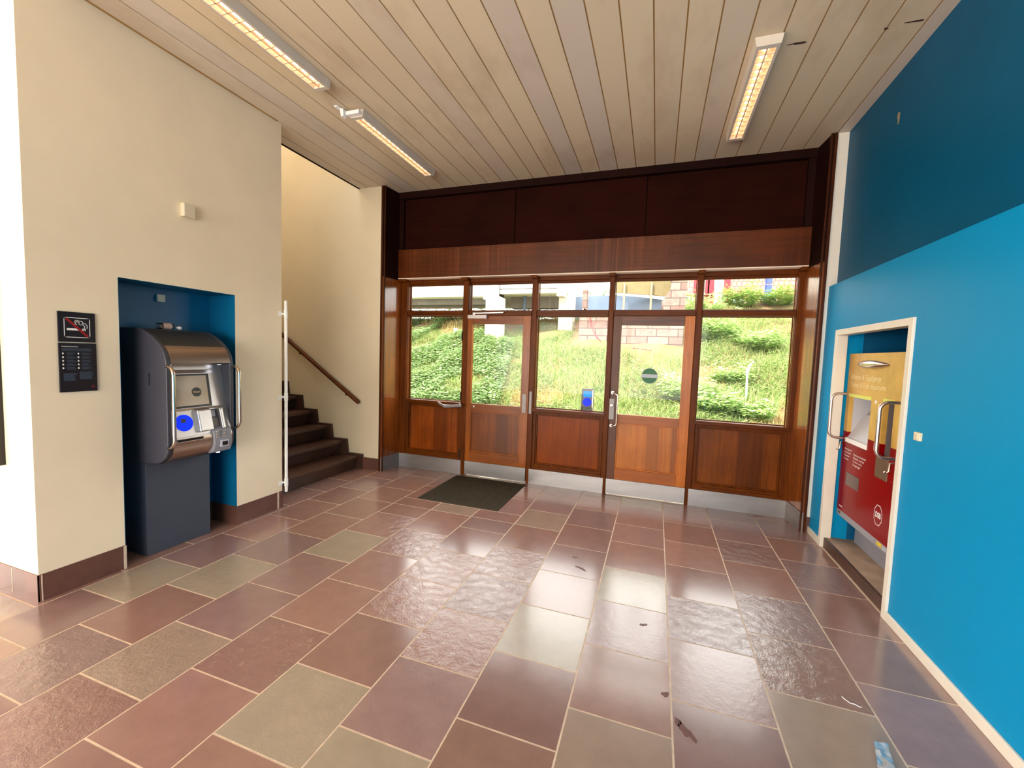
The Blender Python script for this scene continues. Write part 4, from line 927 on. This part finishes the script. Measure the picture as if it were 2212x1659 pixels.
# stone pier of the bridge
m, nt, b = newmat('rough_stone_blocks')
s_ = nd(nt, 'ShaderNodeTexBrick'); s_.offset = .42; s_.inputs['Scale'].default_value = 1.0; s_.inputs['Brick Width'].default_value = .62; s_.inputs['Row Height'].default_value = .235; s_.inputs['Mortar Size'].default_value = .012; s_.inputs['Bias'].default_value = 0
s_.inputs['Color1'].default_value = lin((148, 122, 112)); s_.inputs['Color2'].default_value = lin((118, 90, 82)); s_.inputs['Mortar'].default_value = lin((70, 52, 46))
tc = nd(nt, 'ShaderNodeTexCoord'); sx_ = nd(nt, 'ShaderNodeSeparateXYZ'); cx_ = nd(nt, 'ShaderNodeCombineXYZ'); nt.links.new(tc.outputs['Object'], sx_.inputs[0]); nt.links.new(sx_.outputs[0], cx_.inputs[0]); nt.links.new(sx_.outputs[2], cx_.inputs[1]); nt.links.new(cx_.outputs[0], s_.inputs['Vector'])
nn_ = noise(nt, coords(nt), 6, 6, .7); nt.links.new(mixrgb(nt, ramp(nt, nn_, [(.42, G(0)), (.75, G(.75))]), s_.outputs['Color'], lin((92, 68, 66))), b.inputs['Base Color']); b.inputs['Roughness'].default_value = .9
h_ = nd(nt, 'ShaderNodeMath', operation='SUBTRACT'); nt.links.new(nn_, h_.inputs[0]); nt.links.new(s_.outputs['Fac'], h_.inputs[1]); bump(nt, b, h_.outputs[0], .5, .02)
stone = MATS['rough_stone_blocks']
br = empty('road_bridge', (0, 10.5, 2), 'pale concrete road bridge on piers crossing above the bank', 'bridge')
mb = MB(); mb.box(.70, 3.86, 9.0, 10.6, .9, 2.98); mb.prism([(3.30, 2.98), (3.86, 2.98), (3.95, 4.9), (3.50, 4.9), (3.44, 3.7), (3.20, 3.3)], 1, 9.02, 10.6); mb.box(.72, .86, 9.3, 9.6, 2.98, 3.75); mb.prism([(.78, 3.15), (.78, 2.98), (1.2, 2.98)], 1, 9.3, 10.4)
mb.build('stone_pier', stone, br)
yb_ = 9.2
mb = MB(); mb.box(-11, -2.2, yb_, yb_+.5, 3.57, 4.7); mb.box(-11, .1, yb_+.5, yb_+5, 3.72, 4.3); mb.box(-2.75, -2.2, yb_-.12, yb_+.5, 3.45, 5.0); mb.box(-2.2, -.1, yb_+.05, yb_+.4, 3.66, 3.80); mb.box(-2.2, -.1, yb_+.05, yb_+.45, 3.83, 4.6); mb.box(-.12, .1, yb_-.05, yb_+.5, 3.54, 4.9)
mb.build('deck', conc, br)
mb = MB(); mb.box(-11, -2.75, yb_+.6, yb_+1.1, 3.36, 3.74); mb.box(-11, -2.8, yb_+4.2, yb_+4.6, 3.3, 3.42); mb.box(-2.2, -.1, yb_+1.3, yb_+1.8, 3.3, 3.75); mb.build('cross_beam', concd, br)
for x0, x1, yy, zt in ((-2.58, -2.03, 8.9, 3.5), (-.24, .27, 10.0, 3.75)):
    mb = MB(); mb.box(x0, x1, yy, yy+.5, 1.6, zt); mb.build('pier', conc, br, bevel=.01)
mb = MB(); mb.box(.1, 1.0, yb_+.1, yb_+.2, 3.79, 3.86)
for k in range(8): mb.box(.12+.11*k, .15+.11*k, yb_+.12, yb_+.17, 3.86, 4.4)
mb.build('railing', white_paint, br)
# curved blue-grey band between the pier and the deck
sheet = plain('blue_grey_band', (92, 110, 132), .35, metal=.2, var=.12, scale=2)
mb = MB(); V = []; n = 30
for i in range(n+1):
    x = .05+3.4*i/n; zc = .18*math.sin((i/n)*2.9); V += [(x, 10.75+.3*math.sin(i/n*3.14), 2.95+.0*zc-.05*i/n), (x, 10.8+.3*math.sin(i/n*3.14), 3.72+zc-.2*i/n)]
mb.add(V, [(2*i, 2*i+2, 2*i+3, 2*i+1) for i in range(n)]); o = mb.build('band', sheet); sm = o.modifiers.new('s', 'SOLIDIFY'); sm.thickness = .03
tag(o, 'curved blue-grey sheeting behind the stone pier', 'band')
mb = MB(); mb.prism([(1.66, 3.80), (3.62, 3.62), (3.75, 4.5), (1.6, 4.5)], 1, 10.3, 10.4); tag(mb.build('board', plain('olive_board', (116, 104, 66), .7, var=.1)), 'olive-coloured board above the blue-grey sheeting', 'board')
for x in (1.95, 2.83):
    mb = MB(); mb.box(x, x+.06, 10.2, 10.26, 2.98, 4.1); tag(mb.build('wooden_post', plain('post_tan_%d' % int(x*10), (170, 140, 108), .8)), 'thin tan post in front of the sheeting, %s one' % ('left' if x < 2 else 'right'), 'post')
# red hose hanging from the pier
mb = MB(); mb.tube([(1.02, 8.97, 3.0), (1.08, 8.95, 2.6), (1.25, 8.93, 2.25), (1.5, 8.92, 1.98), (1.9, 8.88, 1.78), (2.3, 8.6, hz(2.3, 8.6)+.05), (3.0, 8.45, hz(3, 8.45)+.05)], .014, 8)
tag(mb.build('hose', plain('red_rubber', (196, 50, 62), .5), smooth=True), 'thin red hose hanging down the stone pier', 'hose')
# metal post on the bank
fp = empty('fence_post', (5.56, 8.0, .6), 'slim grey metal post with bent tip standing in the grass', 'post')
mb = MB(); mb.tube([(5.07, 5.7, hz(5.07, 5.7)-.1), (5.05, 5.7, 1.33)], .022, 10); mb.tube([(5.05, 5.7, 1.33), (5.11, 5.7, 1.50)], [.03, .022], 10); mb.tube([(5.11, 5.7, 1.5), (5.17, 5.7, 1.56)], [.016, .008], 8)
mb.build('pole', plain('zinc', (196, 200, 206), .5, metal=.3), fp, smooth=True)
mb = MB(); mb.tube([(-4.06, 9.6, 2.28), (-4.04, 9.6, 2.46)], .09, 14); tag(mb.build('bucket', c_white, smooth=True), 'small white bucket lying under the bridge at the left', 'bucket')
mb = MB(); mb.tube([(-1.6, 10.3, 2.4), (-1.6, 10.3, 3.72)], .06, 10); tag(mb.build('steel_prop', plain('prop_blue', (70, 96, 122), .5)), 'dark blue steel prop under the bridge deck', 'prop')

# hedge and dark strip standing in for shaded ground, seen under the bridge
hz_ = lambda n: [(RNG.uniform(-14, 1.5), 17+RNG.uniform(-.5, .5), 2.6+RNG.uniform(0, 2.3)) for _ in range(n)]
scatter('hedge', 'bright green hedge far behind the bridge, seen in the gap under the deck', 'hedge', hz_, 15000, .1, .09, g2, .5, True)
mb = MB(); mb.box(-14, .5, 14.2, 14.5, 2.6, 3.22); tag(mb.build('ground_shade_strip', concd), 'dark strip standing in for shaded ground behind the bridge piers', 'wall')

# touch-in post just outside the middle window
cp = empty('check_in_post', (2.39, .3, 0), 'dark check-in post with blue disc and cyan screen outside the middle window', 'check-in post')
mb = MB(); mb.prism(rrect(2.318, 2.46, .78, 1.135, .02)[:-1], 1, .30, .36); mb.box(2.35, 2.43, .31, .35, -.05, .8); mb.build('body', plain('post_dark', (66, 58, 62), .3), cp, bevel=.003, smooth=True)
mb = MB(); mb.box(2.448, 2.458, .297, .30, .79, 1.12); mb.build('edge_trim', steelp, cp)
mb = MB(); mb.box(2.342, 2.436, .2965, .3, 1.035, 1.105); mb.build('display', cyan_em, cp)
mb = MB(); mb.disc((2.389, .299, .975), (1, 0, 0), (0, 0, 1), .052, 32, .003); mb.build('touch_disc', blue_em, cp)
mb = MB(); mb.box(2.335, 2.445, .297, .3, .80, .905, 0); text_mesh(mb, 'Check', (2.339, .2965, .866), (1, 0, 0), (0, 0, 1), .1, .028, 1, bold=.01); text_mesh(mb, 'ind', (2.36, .2965, .825), (1, 0, 0), (0, 0, 1), .05, .026, 1, bold=.01); mb.build('text_panel', [c_greend, plain('mint_print', (170, 206, 180), .5)], cp)

# houses beyond the bank
m, nt, b = newmat('orange_roof_tiles')
wv = nd(nt, 'ShaderNodeTexBrick'); wv.inputs['Scale'].default_value = 1; wv.inputs['Brick Width'].default_value = .3; wv.inputs['Row Height'].default_value = .36; wv.inputs['Mortar Size'].default_value = .035
wv.inputs['Color1'].default_value = lin((176, 118, 88)); wv.inputs['Color2'].default_value = lin((166, 104, 74)); wv.inputs['Mortar'].default_value = lin((126, 50, 36))
tc = nd(nt, 'ShaderNodeTexCoord'); sx_ = nd(nt, 'ShaderNodeSeparateXYZ'); cx_ = nd(nt, 'ShaderNodeCombineXYZ'); nt.links.new(tc.outputs['Object'], sx_.inputs[0]); nt.links.new(sx_.outputs[0], cx_.inputs[0]); nt.links.new(sx_.outputs[2], cx_.inputs[1]); nt.links.new(cx_.outputs[0], wv.inputs['Vector']); nt.links.new(wv.outputs[0], b.inputs['Base Color'])
roof_m = m; brickw = plain('pink_brick', (156, 92, 74), .9, var=.08, scale=20); win_d = plain('window_blue_grey', (120, 140, 160), .2)
def house(x0, x1, label, wins):
    h = empty('house', ((x0+x1)/2, 26, 3.6), label, 'house'); mb = MB(); mb.box(x0, x1, 26, 32, 3.4, 6.05); mb.build('wall', brickw, h)
    mb = MB(); mb.prism([(25.6, 5.98), (29, 9.4), (32.4, 5.98), (32.4, 5.88), (29, 9.28), (25.6, 5.88)], 0, x0-.2, x1+.2); mb.build('roof', roof_m, h)
    for a, b2, z0_, z1_ in wins:
        mb = MB(); mb.box(a, b2, 25.93, 26.0, z0_, z1_); fr = mb.build('window_frame', c_white, h)
        mb = MB(); mid = (a+b2)/2; mb.box(a+.1, mid-.06, 25.91, 25.935, z0_+.1, z1_-.1); mb.box(mid+.06, b2-.1, 25.91, 25.935, z0_+.1, z1_-.1); mb.build('pane', win_d, fr)
house(4.3, 5.35, 'narrow pink brick house end with blue-grey window, seen above the right door', [(4.7, 5.25, 5.0, 5.9)])
house(5.85, 12.5, 'long pink brick house with orange tiled roof seen above the bushes', [(7.45, 8.3, 5.0, 5.65), (9.1, 10.1, 5.05, 5.75), (10.95, 11.8, 5.0, 5.75)])
for i, (xp, wd) in enumerate(((5.2, .15), (6.05, .2))):
    t_ = empty('banner_mast', (xp, 20, 4), ('thin' if i == 0 else 'thicker')+' white mast with red banners on both sides', 'banner mast')
    mb = MB(); mb.tube([(xp, 20, 3.4), (xp, 20, 7.5)], wd, 14); mb.build('mast', c_white, t_, smooth=True)
    for s_ in (-1, 1):
        mb = MB(); mb.box(xp+s_*(wd+.04), xp+s_*(wd+.24+.1*i), 19.98, 20.02, 5.15, 7.0); mb.build('banner', plain('banner_red_%d_%d' % (i, s_+1), (190, 30, 46), .7), t_)
mb = MB()
for k in range(4): mb.box(8.25, 8.5, 20, 20.2, 4.25+.46*k, 4.65+.46*k)
mb.box(8.2, 8.24, 20.05, 20.15, 3.3, 6.4); tag(mb.build('play_tower', plain('tower_blue', (54, 74, 140), .5)), 'narrow blue segmented tower before the long house', 'tower')
